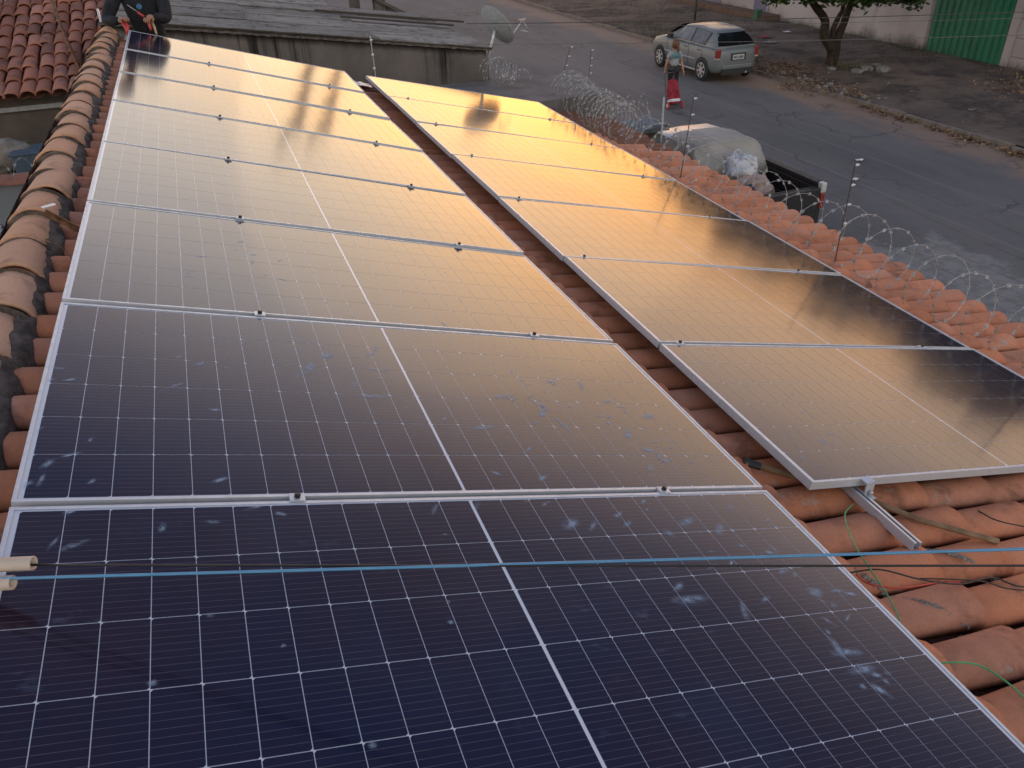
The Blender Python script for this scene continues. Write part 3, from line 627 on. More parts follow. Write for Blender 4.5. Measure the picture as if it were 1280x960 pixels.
mb.add(*wq(-.45,4.66,10.2,10.36)); mb.add(*wq(4.5,4.66,10.37,17.5)); mb.add(*wq(-.45,-.3,10.37,19))
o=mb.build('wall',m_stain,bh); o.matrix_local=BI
M=Mat('fibre_cement',(.2,.2,.2),.95,spec=.1); co=M.coord(); c=M.mix(M.step(M.noise(M.coord('world',(.35,3,1)),2.5,6,.7),.3,.7),(.21,.195,.18),(.33,.31,.285)); c=M.mix(M.math('MULTIPLY',M.step(M.noise(co,3.5,6,.75),.48,.68),.75),c,(.075,.07,.065))
oi=M.n('ShaderNodeObjectInfo').outputs['Random']; hv=M.n('ShaderNodeHueSaturation'); M.l(c,hv.inputs['Color']); M.l(M.math('ADD',M.math('MULTIPLY',oi,.4),.8),hv.inputs['Value']); M.color(hv.outputs[0]); M.bump(M.noise(co,30,5),.6,.01); m_fib=M.m
SL=math.atan(.1438)
def sheet(Lx,W_):
    n=int(W_/.0295); amp=.024
    mb=MB()
    for z_ in (0,-.007): mb.grid(lambda a,b:(a*Lx,b*W_,amp*math.cos(b*W_/.177*2*math.pi)+z_+.004*noise.noise(Vector((a*3,b*5,z_)))),3,n)
    k=(3+1)*(n+1); m_=n+1
    for j in range(n): mb.f.append((3*m_+j,3*m_+j+1,k+3*m_+j+1,k+3*m_+j)); mb.m.append(0)
    for i in range(3): mb.f.append((i*m_,(i+1)*m_,k+(i+1)*m_,k+i*m_)); mb.m.append(0)
    return mb
sm=sheet(1.83,1.09).mesh('roof_sheet',m_fib,True)
for j in range(9):
    for i in range(3):
        x=-.42+i*1.68; y=10.16+j*1.02
        if i==2 and j>=4: continue
        dz=.012*(2-i)+.004*(j%2)
        inst('roof_sheet',sm,bh,BI@Matrix.Translation((x+random.uniform(-.05,.05)*(j>0),y,zt(x)+.035+dz+random.uniform(0,.012)))@Matrix.Rotation(SL,4,'Y')@Matrix.Rotation(R(random.uniform(-.7,.7)),4,'Z')@Matrix.Rotation(R(random.uniform(-.3,.5)),4,'X'))
mb=MB().grid(lambda a,b:(-.47+a*5.16,10.15+.1*b+.012*noise.noise(Vector((a*40,b,0))),zt(-.47+a*5.16)+.012+.03*math.sin(b*3.14)+.012*noise.noise(Vector((a*70,b*3,3)))),160,4)
o=mb.build('verge_mortar',m_mortar,bh,True); o.matrix_local=BI
# loose planks on the roof's far right edge
for i,(x,y,L_) in enumerate(((2.6,12.9,2.6),(2.9,12.2,1.9))):
    o=MB().box((0,0,0),(L_,.09,.03),M=Matrix.Translation((x,y,zt(x)+.10))@Matrix.Rotation(SL,4,'Y')).build('roof_plank',simple('dark_plank%d'%i,(.06,.05,.045),.9)); tag(o,('longer upper','shorter lower')[i]+' dark plank lying flat on the grey corrugated roof','plank')
# yard strip below the right end
tag(MB().box((4.7,9.2,GZ),(6.0,14,-2.3)).build('side_slab',rockish('side_slab_concrete',(.16,.15,.145),(.10,.09,.085),2)),'rough grey low flat roof beside the stained wall','slab')
# flashing scraps between the rows
o=MB().grid(lambda a,b:Vector(rp(2.3+a*.32,8.08+b*.22,-.085+.02*noise.noise(Vector((a*5,b*4,1))))),14,8).build('metal_flashing',simple('crumpled_flashing',(.55,.57,.6),.35,.4),smooth=True); tag(o,'crumpled silver flashing at the far end of the gap between the rows','flashing')
# satellite dish
dp=Vector((4.76,10.3,0)); e=empty('satellite_dish',(4.76,10.3,-1.15),'grey offset satellite dish on a short post at the end of the stained wall','satellite dish')
m_dish=simple('dish_grey',(.40,.42,.43),.5,.1)
cen=hitY(621,32,10.3); fd=hitY(652,26,10.25)
nd=(Vector((.75,.30,.50))).normalized(); a1=nd.cross(Vector((0,0,1))).normalized(); b1=a1.cross(nd)
mb=MB()
def dishp(a,b,o_=0):
    r=a*.30; t=b*2*math.pi; return cen+a1*(r*math.cos(t))+b1*(r*math.sin(t)*1.08)+nd*(.07*a*a-.05-o_)
mb.grid(lambda a,b:dishp(a,b),8,28); mb.grid(lambda a,b:dishp(a,b,.006),8,28)
mb.grid(lambda a,b:dishp(1,b,.006*a),1,28)
o=mb.build('reflector',m_dish,e,True); loc(o,e)
o=MB().tube([cen-nd*.055-Vector((0,0,.03)),cen-nd*.1-Vector((0,0,.12)),(4.73,10.3,-1.0),(4.73,10.3,-1.6)],.022,10).build('mast',m_steel,e,True); loc(o,e)
lnb=hitY(653,25,10.3); mb=MB().tube([cen-b1*.33-nd*.0,lnb],.011,6).tube([hitY(661,38,10.3),lnb],.008,6).tube([hitY(651,38,10.3),hitY(661,40,10.3)],.008,6); o=mb.build('feed_arm',m_steel,e,True); loc(o,e)
ax=(cen-lnb).normalized(); o=MB().tube([lnb-ax*.05,lnb+ax*.02,lnb+ax*.05],[.022,.022,.034],10).build('feed_horn',simple('feed_plastic',(.5,.42,.36),.5),e,True); loc(o,e)
# ================================================================ RAZOR WIRE & ELECTRIC FENCE
m_razor=simple('razor_wire_steel',(.52,.53,.54),.5,.3,.5,40)
def razor(path,r,pitch,seed,turns=None,wr=.0019,start=0,flat=1.0):
    rnd=random.Random(seed); mb=MB(); P=[Vector(p) for p in path]; L=sum((b-a).length for a,b in zip(P,P[1:])); n=int(L/pitch); seg=40
    def at(s):
        for a,b in zip(P,P[1:]):
            l=(b-a).length
            if s<=l: return a+(b-a)*(s/l),(b-a).normalized()
            s-=l
        return P[-1],(P[-1]-P[-2]).normalized()
    jit=[(rnd.uniform(-.03,.03),rnd.uniform(-.03,.03),rnd.uniform(.9,1.1),rnd.uniform(-.35,.35)) for _ in range(n+2)]
    pts=[]
    for i in range(n*seg+1):
        t=i/seg; s=t*pitch; c,d=at(min(s,L-1e-4)); k=int(t); f_=t-k; f_=f_*f_*(3-2*f_); j0,j1=jit[k],jit[min(k+1,n+1)]; J=[a_+(b_-a_)*f_ for a_,b_ in zip(j0,j1)]
        side=d.cross(Vector((0,0,1))).normalized(); th=2*math.pi*t
        pts.append(c+side*(J[0]+r*J[2]*math.cos(th))+Vector((0,0,J[1]+r*J[2]*math.sin(th)*flat))+d*(J[3]*r*math.sin(th+seed)*.5))
    mb.tube(pts,wr,4,cap=False)
    # barbs
    acc=0
    for i in range(1,len(pts)-1):
        acc+=(pts[i]-pts[i-1]).length
        if acc>.085:
            acc=0; t=(pts[i+1]-pts[i]).normalized(); a=t.orthogonal().normalized(); a=Matrix.Rotation(rnd.uniform(0,6),3,t)@a; b=t.cross(a)
            l,w2=.016,.0075
            for s_ in (a,b):
                o_=pts[i]; mb.add([o_-t*l-s_*w2,o_-t*l*.3+s_*.001,o_-t*l+s_*w2*1.6,o_+t*l+s_*w2*1.6,o_+t*l*.3+s_*.001,o_+t*l-s_*w2*1.6],[(0,1,4,5),(1,2,3,4)])
    return mb
o=razor([(5.14,-.6,-1.27),(5.12,4.5,-1.28),(5.2,6.6,-1.29)],.215,.25,3,wr=.0021).build('razor_wire_coil',m_razor); tag(o,'long coil of silver razor wire standing along the nearer eave of the tile roof','razor wire')
o=razor([(5.2,6.65,-1.29),(5.35,8.3,-1.32),(5.5,9.2,-1.35)],.25,.13,23).build('razor_wire_coil',m_razor); razor_extra=razor([(5.3,6.9,-1.34),(5.45,8.4,-1.36),(5.6,9.3,-1.38)],.2,.17,41,wr=.002).build('razor_strand',m_razor,o); tag(o,'denser tangle of razor wire at the far end of the eave, before the crumpled sheet','razor wire')
c1_,c2_=hitY(620,90,10.0),hitY(651,103,9.7)
o=razor([c1_+Vector((-.05,.12,0)),c1_+Vector((.02,-.08,0)),(c1_+c2_)/2,c2_+Vector((0,.08,0)),c2_+Vector((.03,-.05,-.01))],.19,.055,11,wr=.002).build('razor_wire_coil',m_razor); tag(o,'dense razor wire rings under the satellite dish beside the stained wall','razor wire')
o=razor([hitY(765,132,9.0),hitY(828,130,8.6)],.16,.20,13,wr=.002).build('razor_wire_coil',m_razor); tag(o,'short loose razor wire loops beside the pale post beyond the crumpled sheet','razor wire')
o=razor([(-2.4,6.83,-.97),(-.75,6.83,-.95)],.11,.2,17,wr=.002).build('razor_wire_coil',m_razor); tag(o,'small razor wire coil along the red clay coping of the left wall','razor wire')
wires=[]
def post(bpx,tpx,zb,lab,yb=None):
    b=hitZ(*bpx,zb); t=hitY(*tpx,b.y)
    e=empty('electric_fence_post',b,lab,'fence post','electric fence posts along the eave')
    top=t-b; MB().tube([-top*.12,top*.5,top],.0048,6).build('rod',m_rod,e); tops=[]
    for k in range(4):
        p=top*(1-.19*k); MB().lathe([(.006,-.022),(.011,-.018),(.007,-.008),(.011,0),(.007,.010),(.006,.016)],(p.x+.025,p.y,p.z-.01),'X',8).build('insulator',m_white,e); tops.append(b+p+Vector((.05,0,0)))
    wires.append(tops)
post((850,225),(867,122),-1.5,'dark rod with white insulators beside the covered pickup')
post((1043,330),(1069,205),-1.5,'rod with insulators rising from the tiles just past the pickup tail')
post((1318,470),(1360,330),-1.5,'rod with insulators nearest the viewer, at the right edge')
post((735,112),(739,62),-1.6,'right one of the two far fence rods beyond the corner of the right row')
post((697,118),(713,58),-1.6,'left one of the two far fence rods beyond the corner of the right row')
order=[2,1,0,3]
for k in range(4):
    mb=MB()
    for a,b in zip(order,order[1:]): mb.tube(sag(wires[a][k],wires[b][k],.02,8),.0008,4,cap=False)
    tag(mb.build('fence_wire',m_rod),['topmost','second highest','second lowest','lowest'][k]+' thin electric fence wire strung between the rods along the eave','wire')
e=Vector((2.78,9.35,-1.3)); o=MB().tube([e,e+Vector((.01,0,.4)),e+Vector((0,0,.85))],.007,6).build('thin_rod',m_steel); tag(o,'thin upright rod before the stained wall between the two rows','rod')
for k,z_ in enumerate((.45,.62,.8)): MB().lathe([(.014,-.015),(.014,.015)],(2.785,9.35,-1.3+z_),'X',8).build('insulator',m_white,o)
# corrugated grey-blue scrap & post beyond the eave
sc=MB().grid(lambda a,b:(6.05+a*1.05,8.55+b*.75+a*.25,-2.0+.05*math.cos(b*30)+.03*noise.noise(Vector((a*4,b*4,0)))),10,40)
o=sc.build('metal_sheet',simple('blue_grey_metal',(.20,.23,.26),.5,.3,.5,6),smooth=True); tag(o,'crumpled blue-grey corrugated sheet behind the far corner of the eave','sheet')
tag(MB().box((5.9,8.5,GZ),(7.0,9.4,-2.12)).build('meter_housing',rockish('meter_concrete',(.2,.19,.18),(.12,.11,.1),3)),'rough block wall carrying the crumpled metal sheet','wall')
o=MB().tube([(6.78,8.55,-2.6),(6.78,8.55,-1.48)],.016,8).build('metal_post',simple('pale_post',(.4,.45,.46),.5,.3),smooth=True); tag(o,'short pale post beside the crumpled sheet at the end of the coil','post')
# ================================================================ ACROSS THE STREET
M=Mat('lime_wall',(.4,.38,.36),.9,spec=.15); co=M.coord(); sp=M.n('ShaderNodeSeparateXYZ'); M.l(co,sp.inputs[0])
c=M.mix(M.step(M.noise(co,.5,5,.6),.35,.65),(.44,.40,.385),(.36,.31,.295)); h=M.math('SUBTRACT',sp.outputs[2],M.math('MULTIPLY',M.noise(M.coord('world',(1,.8,.6)),1,5,.7),1.5))
c=M.mix(M.math('MULTIPLY',M.math('SUBTRACT',1,M.step(h,-4.7,-4.05)),.85),c,(.07,.062,.055)); c=M.mix(M.math('MULTIPLY',M.step(M.noise(M.coord('world',(1,1.4,.3)),1.3,5,.7),.56,.72),.45),c,(.20,.13,.10)); M.color(c); M.bump(M.noise(co,15,5),.3,.01); m_lime=M.m
WX=22.4
o=MB().box((WX,19.0,GZ-.1),(WX+.18,33.5,GZ+2.6)).build('boundary_wall',m_lime); tag(o,'long pinkish white boundary wall with dark stained foot behind the tree','wall')
sw=empty('slab_wall',(WX,12,GZ),'pale wall of stacked horizontal slabs just right of the green gate','wall')
sl=MB().box((0,-8,.006),(.16,3.75,.49)).mesh('slab',m_lime)
for i in range(6): inst('slab',sl,sw,Matrix.Translation((.004*(i%2),.0,-.1+i*.5)))
MB().box((.03,-8,-.1),(.13,3.74,2.9)).build('backing',m_mortar,sw)
MB().box((-.06,3.76,-.1),(.2,4.0,3.1)).build('pier',m_lime,sw)
gt=empty('metal_gate',(WX,17.4,GZ),'tall green ribbed metal gate in the pale wall','gate')
M=Mat('green_paint',(.02,.22,.11),.45); co=M.coord(); M.color(M.mix(M.step(M.noise(M.coord('world',(1,2,.4)),2.5,5,.7),.4,.75),(.02,.165,.09),(.018,.10,.06))); m_gate=M.m
gp=MB(); prof_=[(0,0),(.05,0),(.07,-.045),(.17,-.045),(.19,0),(.24,0)]
for k in range(2):
    for (y0,x0),(y1,x1) in zip(prof_,prof_[1:]): gp.add([(x0,y0+k*.24,.05),(x1,y1+k*.24,.05),(x1,y1+k*.24,3.2),(x0,y0+k*.24,3.2)],[(0,1,2,3)])
gpm=gp.mesh('gate_sheet',m_gate)
for i in range(6): inst('gate_sheet',gpm,gt,Matrix.Translation((0.03,-1.42+i*.478,0)))
mb=MB(); mb.box((.035,-1.42,.05),(.08,1.47,.12)); mb.box((.035,-1.42,3.12),(.08,1.47,3.2)); mb.box((.035,-1.42,1.6),(.08,1.47,1.66)); mb.build('gate_frame',m_gate,gt)
MB().box((-.12,-1.45,-.05),(.1,1.5,.20-.15)).build('threshold',simple('pale_threshold',(.40,.38,.36),.8),gt)
# lavender doors in the far wall
m_lav=simple('lavender_paint',(.16,.15,.24),.6)
for y,l in ((27.6,'nearer lavender door panel in the far end of the boundary wall'),(31.0,'farther lavender door panel in the far end of the boundary wall')):
    e=empty('wall_door',(WX-.02,y,GZ+.1),l,'door'); MB().box((-.02,-.42,.05),(.018,.42,2.1)).build('door_leaf',m_lav,e); MB().box((-.03,-.5,.0),(.017,-.43,2.2)).build('door_frame',m_lime,e); MB().box((-.03,.43,.0),(.017,.5,2.2)).build('door_frame',m_lime,e)
o=MB().box((WX-.75,26.3,GZ),(WX-.02,33,GZ+.32)).build('brick_step',rockish('brown_step',(.17,.11,.08),(.10,.07,.055),3)); tag(o,'low brown ledge at the foot of the far wall under the lavender doors','ledge')
# green box, pole bin
e=empty('green_box',hitZ(946,27,GZ+.08),'small faded green box standing on the verge before the far wall','box'); MB().box((-.13,-.12,0),(.13,.12,.40)).build('box_body',simple('faded_green',(.05,.13,.08),.7),e,bevel=.02); MB().box((-.15,-.14,.40),(.15,.14,.44)).build('box_lid',simple('faded_green_lid',(.06,.16,.10),.7),e,bevel=.01)
bp=hitZ(868,27,GZ+.1)
e=empty('pole_bin',bp,'dark round basket on a thin post behind the parked car','bin')
MB().tube([(0,0,-.1),(0,0,1.05)],.045,8).build('post',simple('dark_green_post',(.03,.045,.035),.6),e,True)
mb=MB(); mb.lathe([(.30,1.05),(.40,1.08),(.43,1.62),(.41,1.62)],n=18); 
mb.build('basket',simple('basket_mesh',(.035,.035,.045),.7),e)
for k in range(4): MB().lathe([(.425+.008*k,1.12+k*.15),(.445+.008*k,1.14+k*.15),(.425+.008*k,1.16+k*.15)],n=18).build('hoop',m_rod,e)
# tree with three leaning stems
def bark(): return rockish('bark',(.075,.055,.042),(.035,.028,.022),9,.95,1,.03)
m_bark=bark()
M=Mat('leaf_green',(.05,.1,.03),.6,spec=.3); oi=M.n('ShaderNodeNewGeometry').outputs['Random Per Island']; cr=M.n('ShaderNodeValToRGB'); M.l(oi,cr.inputs[0]); E_=cr.color_ramp.elements; E_[0].color=(.022,.05,.015,1); E_[1].color=(.10,.15,.04,1); E_.new(.6).color=(.05,.09,.025,1); M.color(cr.outputs[0]); m_leaf=M.m
def foliage(name,parent,cl,n,size,seed,mat=m_leaf):
    rnd=random.Random(seed); v=[];f=[]
    tot=sum(c[3]**2 for c in cl)
    for (x,y,z,r) in cl:
        k=int(n*r*r/tot)
        for _ in range(k):
            d=Vector((rnd.gauss(0,1),rnd.gauss(0,1),rnd.gauss(0,.8))).normalized()*r*(rnd.random()**.4)*(1+.3*rnd.gauss(0,.5)); p=Vector((x,y,z))+d
            a=Vector((rnd.gauss(0,1),rnd.gauss(0,1),rnd.gauss(0,.5))).normalized(); b=a.orthogonal().normalized(); b=Matrix.Rotation(rnd.uniform(0,6.3),3,a)@b; s=size*rnd.uniform(.6,1.3)
            i=len(v); v+=[p-a*s,p+b*s*.4,p+a*s,p-b*s*.4]; f.append((i,i+1,i+2,i+3))
    mb=MB(); mb.add(v,f); return mb.build(name,mat,parent)
tx,ty=18.43,18.5
tr_=empty('street_tree',(tx,ty,GZ+.1),'leafy tree with three leaning stems on the dirt verge opposite','tree')
top_=lambda px_,py_,Y: hitY(px_,py_,Y)-Vector((tx,ty,GZ+.1))
mb=MB(); mb.tube(curve([(-.02,0,-.15),(-.04,0,.4),top_(1030,45,18.5),top_(1031,25,18.5),top_(1017,5,18.3),top_(1002,-22,18.0),top_(985,-60,17.6)],4),[.19,.17,.16,.15,.15,.15,.14,.14,.13,.13,.13,.12,.12,.12,.11,.11,.10,.10,.10,.09,.09,.08,.07,.06,.05],8)
mb.tube(curve([(.06,0,-.15),(.10,0,.35),top_(1046,50,18.5),top_(1055,28,18.5),top_(1062,8,18.7),top_(1075,-20,19),top_(1090,-60,19.5)],4),[.15,.14,.14,.13,.13,.13,.13,.13,.12,.12,.12,.11,.11,.11,.10,.10,.10,.09,.09,.08,.08,.07,.06,.05,.04],8)
mb.tube(curve([(.02,.02,.2),top_(1041,40,18.5),top_(1048,22,18.5),top_(1054,8,18.4),top_(1052,-30,18)],4),[.10,.10,.09,.09,.09,.08,.08,.08,.07,.07,.07,.06,.06,.06,.05,.05,.04],7)
mb.build('trunk',m_bark,tr_,True)
cr_=random.Random(3); cl=[]
for i in range(30):
    a=cr_.uniform(0,6.3); r=cr_.uniform(.2,2.5); cl.append((r*math.cos(a),r*math.sin(a)*1.1,2.35+cr_.uniform(0,2.3)*(1-r/3.6)+.1,cr_.uniform(.45,.8)))
cl+=[(-1.6,-.5,2.22,.42),(-.8,-.7,2.12,.42),(.2,-.8,2.05,.40),(1.0,-.7,2.1,.42),(1.7,-.2,2.15,.45),(-2.4,-.3,2.3,.42),(-2.9,-.5,2.45,.4),(-.2,-1.2,2.15,.4),(.6,-1.3,2.2,.42),(1.3,-1.1,2.3,.4),(-1.2,-1.2,2.3,.4)]
cl+=[(-3.3+.40*k,-.5-.3*math.sin(k*2.1),2.42-.033*k+.10*math.cos(k*1.7),.36) for k in range(14)]+[(-2.6+.45*k,-1.1,2.62-.03*k,.42) for k in range(11)]
low=[(x,y,z-.1,r_) for x,y,z,r_ in cl[41:]]
foliage('crown',tr_,cl+low*3,22000,.10,4)
# taller trees beyond the wall (seen mirrored in the panels)
def big_tree(x,y,h,r,seed,label):
    rnd=random.Random(seed); e=empty('yard_tree',(x,y,GZ),label,'tree','trees behind the boundary wall')
    mb=MB().tube([(0,0,-.1),(.1,0,h*.3),(0,.1,h*.6)],[.25,.2,.1],8)
    for k in range(4):
        a=k*1.6+rnd.random(); mb.tube([(.08,0,h*.3),(math.cos(a)*r*.4,math.sin(a)*r*.4,h*.55),(math.cos(a)*r*.6,math.sin(a)*r*.6,h*.75)],[.13,.09,.04],6)
    mb.build('trunk',m_bark,e,True)
    cl=[]
    for i in range(38):
        a=rnd.uniform(0,6.3); q=rnd.uniform(0,1)**.6*r*.8; cl.append((q*math.cos(a),q*math.sin(a),h*.24+rnd.uniform(0,.62)*h*(1-.4*q/r),rnd.uniform(.25,.4)*r))
    foliage('crown',e,cl,9000,.28,seed+1)
big_tree(26.5,31.5,6.3,3.0,31,'smallest and farthest tree beyond the pinkish boundary wall')
big_tree(26.8,25.5,6.5,3.0,32,'tree beyond the boundary wall, level with the middle of it')
big_tree(26.5,19.8,6.8,3.0,33,'tree beyond the wall just left of the green gate')
big_tree(27.0,14.0,7.1,3.0,34,'tree beyond the wall just right of the green gate')
big_tree(27.5,8.0,7.2,3.4,35,'tallest tree beyond the slab wall, nearest the viewer')
# utility poles
m_pole=rockish('pole_concrete',(.22,.21,.20),(.16,.15,.145),3)
def upole(x,y,h,r,label):
    e=empty('utility_pole',(x,y,GZ),label,'utility pole'); MB().tube([(0,0,-.2),(0,0,h)],[r,r*.7],10).build('shaft',m_pole,e,True); MB().box((-.9,-.06,h-.8),(.9,.06,h-.68)).build('cross_arm',m_wood,e)
    MB().lathe([(.28,h-2.6),(.32,h-2.5),(.32,h-1.6),(.26,h-1.5)],(0,-.4,0),n=12).build('transformer',m_pole,e)
upole(7.9,38.6,10.0,.26,'thick utility pole far up the street, reflected in the left row')
upole(9.2,38.8,9.4,.2,'thinner utility pole beside the thick one far up the street')
m_dull=simple('dull_wire',(.17,.165,.16),.7,.1)
for i,(p,q) in enumerate((((960,19),(1280,10)),((960,25),(1170,20)),((960,46),(1280,38)))):
    a=hitZ(*p,-.3); b=hitZ(*q,-.3); d=b-a
    if i==1: d=d*1.5
    o=MB().tube(sag(a-d*1.2,a+d*2.2,.05,20),(.0045,.0025,.003)[i],5).build('overhead_wire',(m_rod,m_dull,m_dull)[i]); tag(o,('thick dark overhead wire crossing before tree and gate, the upper one','pale thin overhead wire just under the thick dark one','lowest thin pale overhead wire crossing the tree stems')[i],'wire')
# leaf litter, rubble, litter
M=Mat('dry_leaf',(.3,.18,.08),.8); oi=M.n('ShaderNodeNewGeometry').outputs['Random Per Island']; cr=M.n('ShaderNodeValToRGB'); M.l(oi,cr.inputs[0]); E_=cr.color_ramp.elements; E_[0].color=(.10,.055,.03,1); E_[1].color=(.30,.19,.10,1); M.color(cr.outputs[0])
rl=random.Random(12); mb=MB()
def leaf(x,y,z,s):
    a=rl.uniform(0,6.3); n_=Vector((rl.gauss(0,.35),rl.gauss(0,.35),1)).normalized(); t=Vector((math.cos(a),math.sin(a),0)); t=(t-n_*t.dot(n_)).normalized(); b=n_.cross(t); p=Vector((x,y,z+rl.uniform(.01,.05)))
    mb.add([p-t*s,p+b*s*.45,p+t*s,p-b*s*.45+n_*s*.3],[(0,1,2),(0,2,3)])
for _ in range(1500):
    y=rl.uniform(8.5,14.3); x=16.0-abs(rl.gauss(0,.16))-.02; 
    if rl.random()<.75*(.5+noise.noise(Vector((y*1.5,0,0)))): leaf(x,y,GZ+.01,rl.uniform(.03,.07))
for _ in range(900): 
    y=rl.uniform(14.5,22); x=16.2+rl.gauss(.1,.3); leaf(x,y,max(GZ+.01,vz(max(16.15,x),y)),rl.uniform(.03,.06))
for cx_,cy_,s_,n_ in ((17.1,18.6,.35,240),(20.3,13.6,.45,260),(21.6,14.2,.5,120),(16.7,20.2,.5,160),(15.9,16.6,.3,140)):
    for _ in range(n_):
        x,y=cx_+rl.gauss(0,s_),cy_+rl.gauss(0,s_*1.4); leaf(x,y,GZ+.01 if x<16 else vz(x,y),rl.uniform(.03,.07))
for _ in range(300):
    x,y=rl.uniform(16.3,22.2),rl.uniform(8,34); leaf(x,y,vz(x,y),rl.uniform(.03,.06))
tag(mb.build('dry_leaves',M.m),'dry brown leaves drifted along the far kerb and under the tree','leaves',kind='stuff')
# grass tufts at the verge
M=Mat('dry_grass',(.1,.1,.04),.8); oi=M.n('ShaderNodeNewGeometry').outputs['Random Per Island']; cr=M.n('ShaderNodeValToRGB'); M.l(oi,cr.inputs[0]); E_=cr.color_ramp.elements; E_[0].color=(.035,.045,.02,1); E_[1].color=(.17,.14,.07,1); M.color(cr.outputs[0])
mb=MB()
for cx_,cy_,s_,n_ in ((16.5,24.5,.5,900),(17.2,27.5,.6,500),(18.4,17.9,.35,300),(21.9,22.5,1.2,500),(22.1,18.9,.4,200),(22.1,14.3,.5,300),(19.5,30,1.2,500),(22.0,26,.6,300),(18.5,33,1.5,400)):
    for _ in range(n_):
        x=min(22.3,max(16.2,cx_+rl.gauss(0,s_))); y=cy_+rl.gauss(0,s_*1.6); z=vz(x,y); h_=rl.uniform(.06,.22); a=rl.uniform(0,6.3); l=Vector((rl.gauss(0,.3),rl.gauss(0,.3),1))*h_; s_2=Vector((math.cos(a),math.sin(a),0))*.008
        mb.add([Vector((x,y,z-.02))-s_2,Vector((x,y,z-.02))+s_2,Vector((x,y,z))+l],[(0,1,2)])
tag(mb.build('grass_tufts',M.m),'dry grass tufts along the far kerb and wall foot','grass',kind='stuff')
m_rub=rockish('rubble',(.26,.245,.23),(.17,.16,.15),8)
def stone(x,y,s,seed,mat,flat=.45):
    r_=random.Random(seed); bm=bmesh.new(); bmesh.ops.create_icosphere(bm,subdivisions=1,radius=s)
    for v in bm.verts: v.co*=1+r_.uniform(-.3,.3); v.co.z*=flat
    me=bpy.data.meshes.new('rubble_stone'); bm.to_mesh(me); bm.free(); me.materials.append(mat); o=bpy.data.objects.new('rubble_stone',me); link(o); o.location=(x,y,(GZ+.005 if x<16 else vz(x,y))+s*flat*.3); o.rotation_euler=(0,0,r_.uniform(0,6)); return o
for i,(x,y,s) in enumerate(((18.75,17.3,.22),(19.1,17.0,.25),(18.3,17.2,.20),(17.9,17.8,.14),(19.3,17.6,.16))):
    tag(stone(x,y,s,i,m_rub),['flat pale concrete lump nearest the right stem','largest pale concrete lump right of the tree foot','flat pale lump in front of the tree foot','small pale lump left of the tree foot','small pale lump behind the largest one'][i],'rubble','rubble lumps at the foot of the tree')
mb=MB()
for i in range(26):
    x,y=16.25+rl.gauss(.05,.2),rl.uniform(14.2,19); s=rl.uniform(.03,.09); z=(GZ if x<16 else vz(x,y)); mb.add([(x-s,y-s,z-.02),(x+s*.8,y-s,z-.02),(x+s,y+s*.7,z-.02),(x-s*.9,y+s,z-.02),(x-s*.5,y-s*.4,z+s*.8),(x+s*.4,y-s*.5,z+s*.7),(x+s*.3,y+s*.5,z+s*.8),(x-s*.5,y+s*.4,z+s*.6)],[(0,1,5,4),(1,2,6,5),(2,3,7,6),(3,0,4,7),(4,5,6,7)])
tag(mb.build('broken_kerb_stones',m_rub),'pale broken stones where the kerb has crumbled before the tree','stones',kind='stuff')
def litter(px_,py_,sx_,sy_,mat,label,rz=0,z=None):
    p=hitZ(px_,py_,GZ+.14); zz_=vz(p.x,p.y) if p.x>16.1 else GZ+.006
    if p.x<16.1: p=hitZ(px_,py_,GZ)
    o=MB().grid(lambda a,b:((a-.5)*sx_,(b-.5)*sy_,.03+.03*noise.noise(Vector((a*3+px_,b*3,0)))),5,5).build('litter',mat); o.location=(p.x,p.y,zz_+.005); o.rotation_euler=(0,0,rz); tag(o,label,'litter')
litter(955,46,.45,.35,simple('faded_red',(.30,.06,.06),.7),'faded red scrap lying on the verge beside the car')
litter(963,53,.5,.35,m_rub,'pale grey scrap in front of the faded red one on the verge',.4)
litter(1074,202,.16,.10,m_white,'small white scrap on the asphalt, the farther of two')
litter(1069,226,.15,.09,m_white,'small white scrap on the asphalt, the nearer of two',.5)
litter(984,40,.25,.2,m_white,'small white scrap at the foot of the boundary wall')
litter(1215,137,.2,.12,m_rub,'small pale scrap on the bare verge before the gate')
# ================================================================ CAR
M=Mat('silver_grey_paint',(.20,.235,.24),.32,.55,coat=0) if False else Mat('silver_grey_paint',(.17,.19,.195),.34,.25); M.p.inputs['Coat Weight'].default_value=.25; M.p.inputs['Coat Roughness'].default_value=.15; co=M.coord(); M.rough(M.step(M.noise(co,3,4),.2,.8,.42,.6)); m_car=M.m
m_glass=simple('tinted_glass',(.010,.011,.013),.12,0,.1,spec=.3); m_lglass=simple('clear_window_glass',(.16,.17,.18),.08,0,.4,6)
m_tyre=simple('tyre_rubber',(.02,.02,.021),.85); m_alloy=simple('alloy',(.62,.63,.64),.35,.6,.1); m_trim=simple('dark_trim',(.03,.032,.035),.6)
m_red=simple('tail_lamp_red',(.26,.035,.03),.25,0,.2); m_amber=simple('tail_lamp_clear',(.6,.45,.4),.25)
def interp(tab,y):
    if y<=tab[0][0]: return tab[0][1:]
    for a,b in zip(tab,tab[1:]):
        if y<=b[0]:
            t=(y-a[0])/(b[0]-a[0]); return tuple(p+(q-p)*t for p,q in zip(a[1:],b[1:]))
    return tab[-1][1:]
car=empty('parked_car',(14.87,18.13,GZ),'silver-grey hatchback parked at the far kerb with alloy wheels','car')
car.scale=(.94,1,1); car.location.x=14.82
LB_=[(0,.50,.42,.78),(.04,.64,.32,.88),(.14,.735,.27,.93),(.35,.785,.25,.94),(.7,.80,.24,.935),(1.4,.805,.24,.915),(2.3,.80,.24,.905),(2.75,.795,.24,.925),(3.1,.785,.25,.90),(3.5,.75,.26,.81),(3.72,.66,.28,.70),(3.83,.50,.36,.58)]
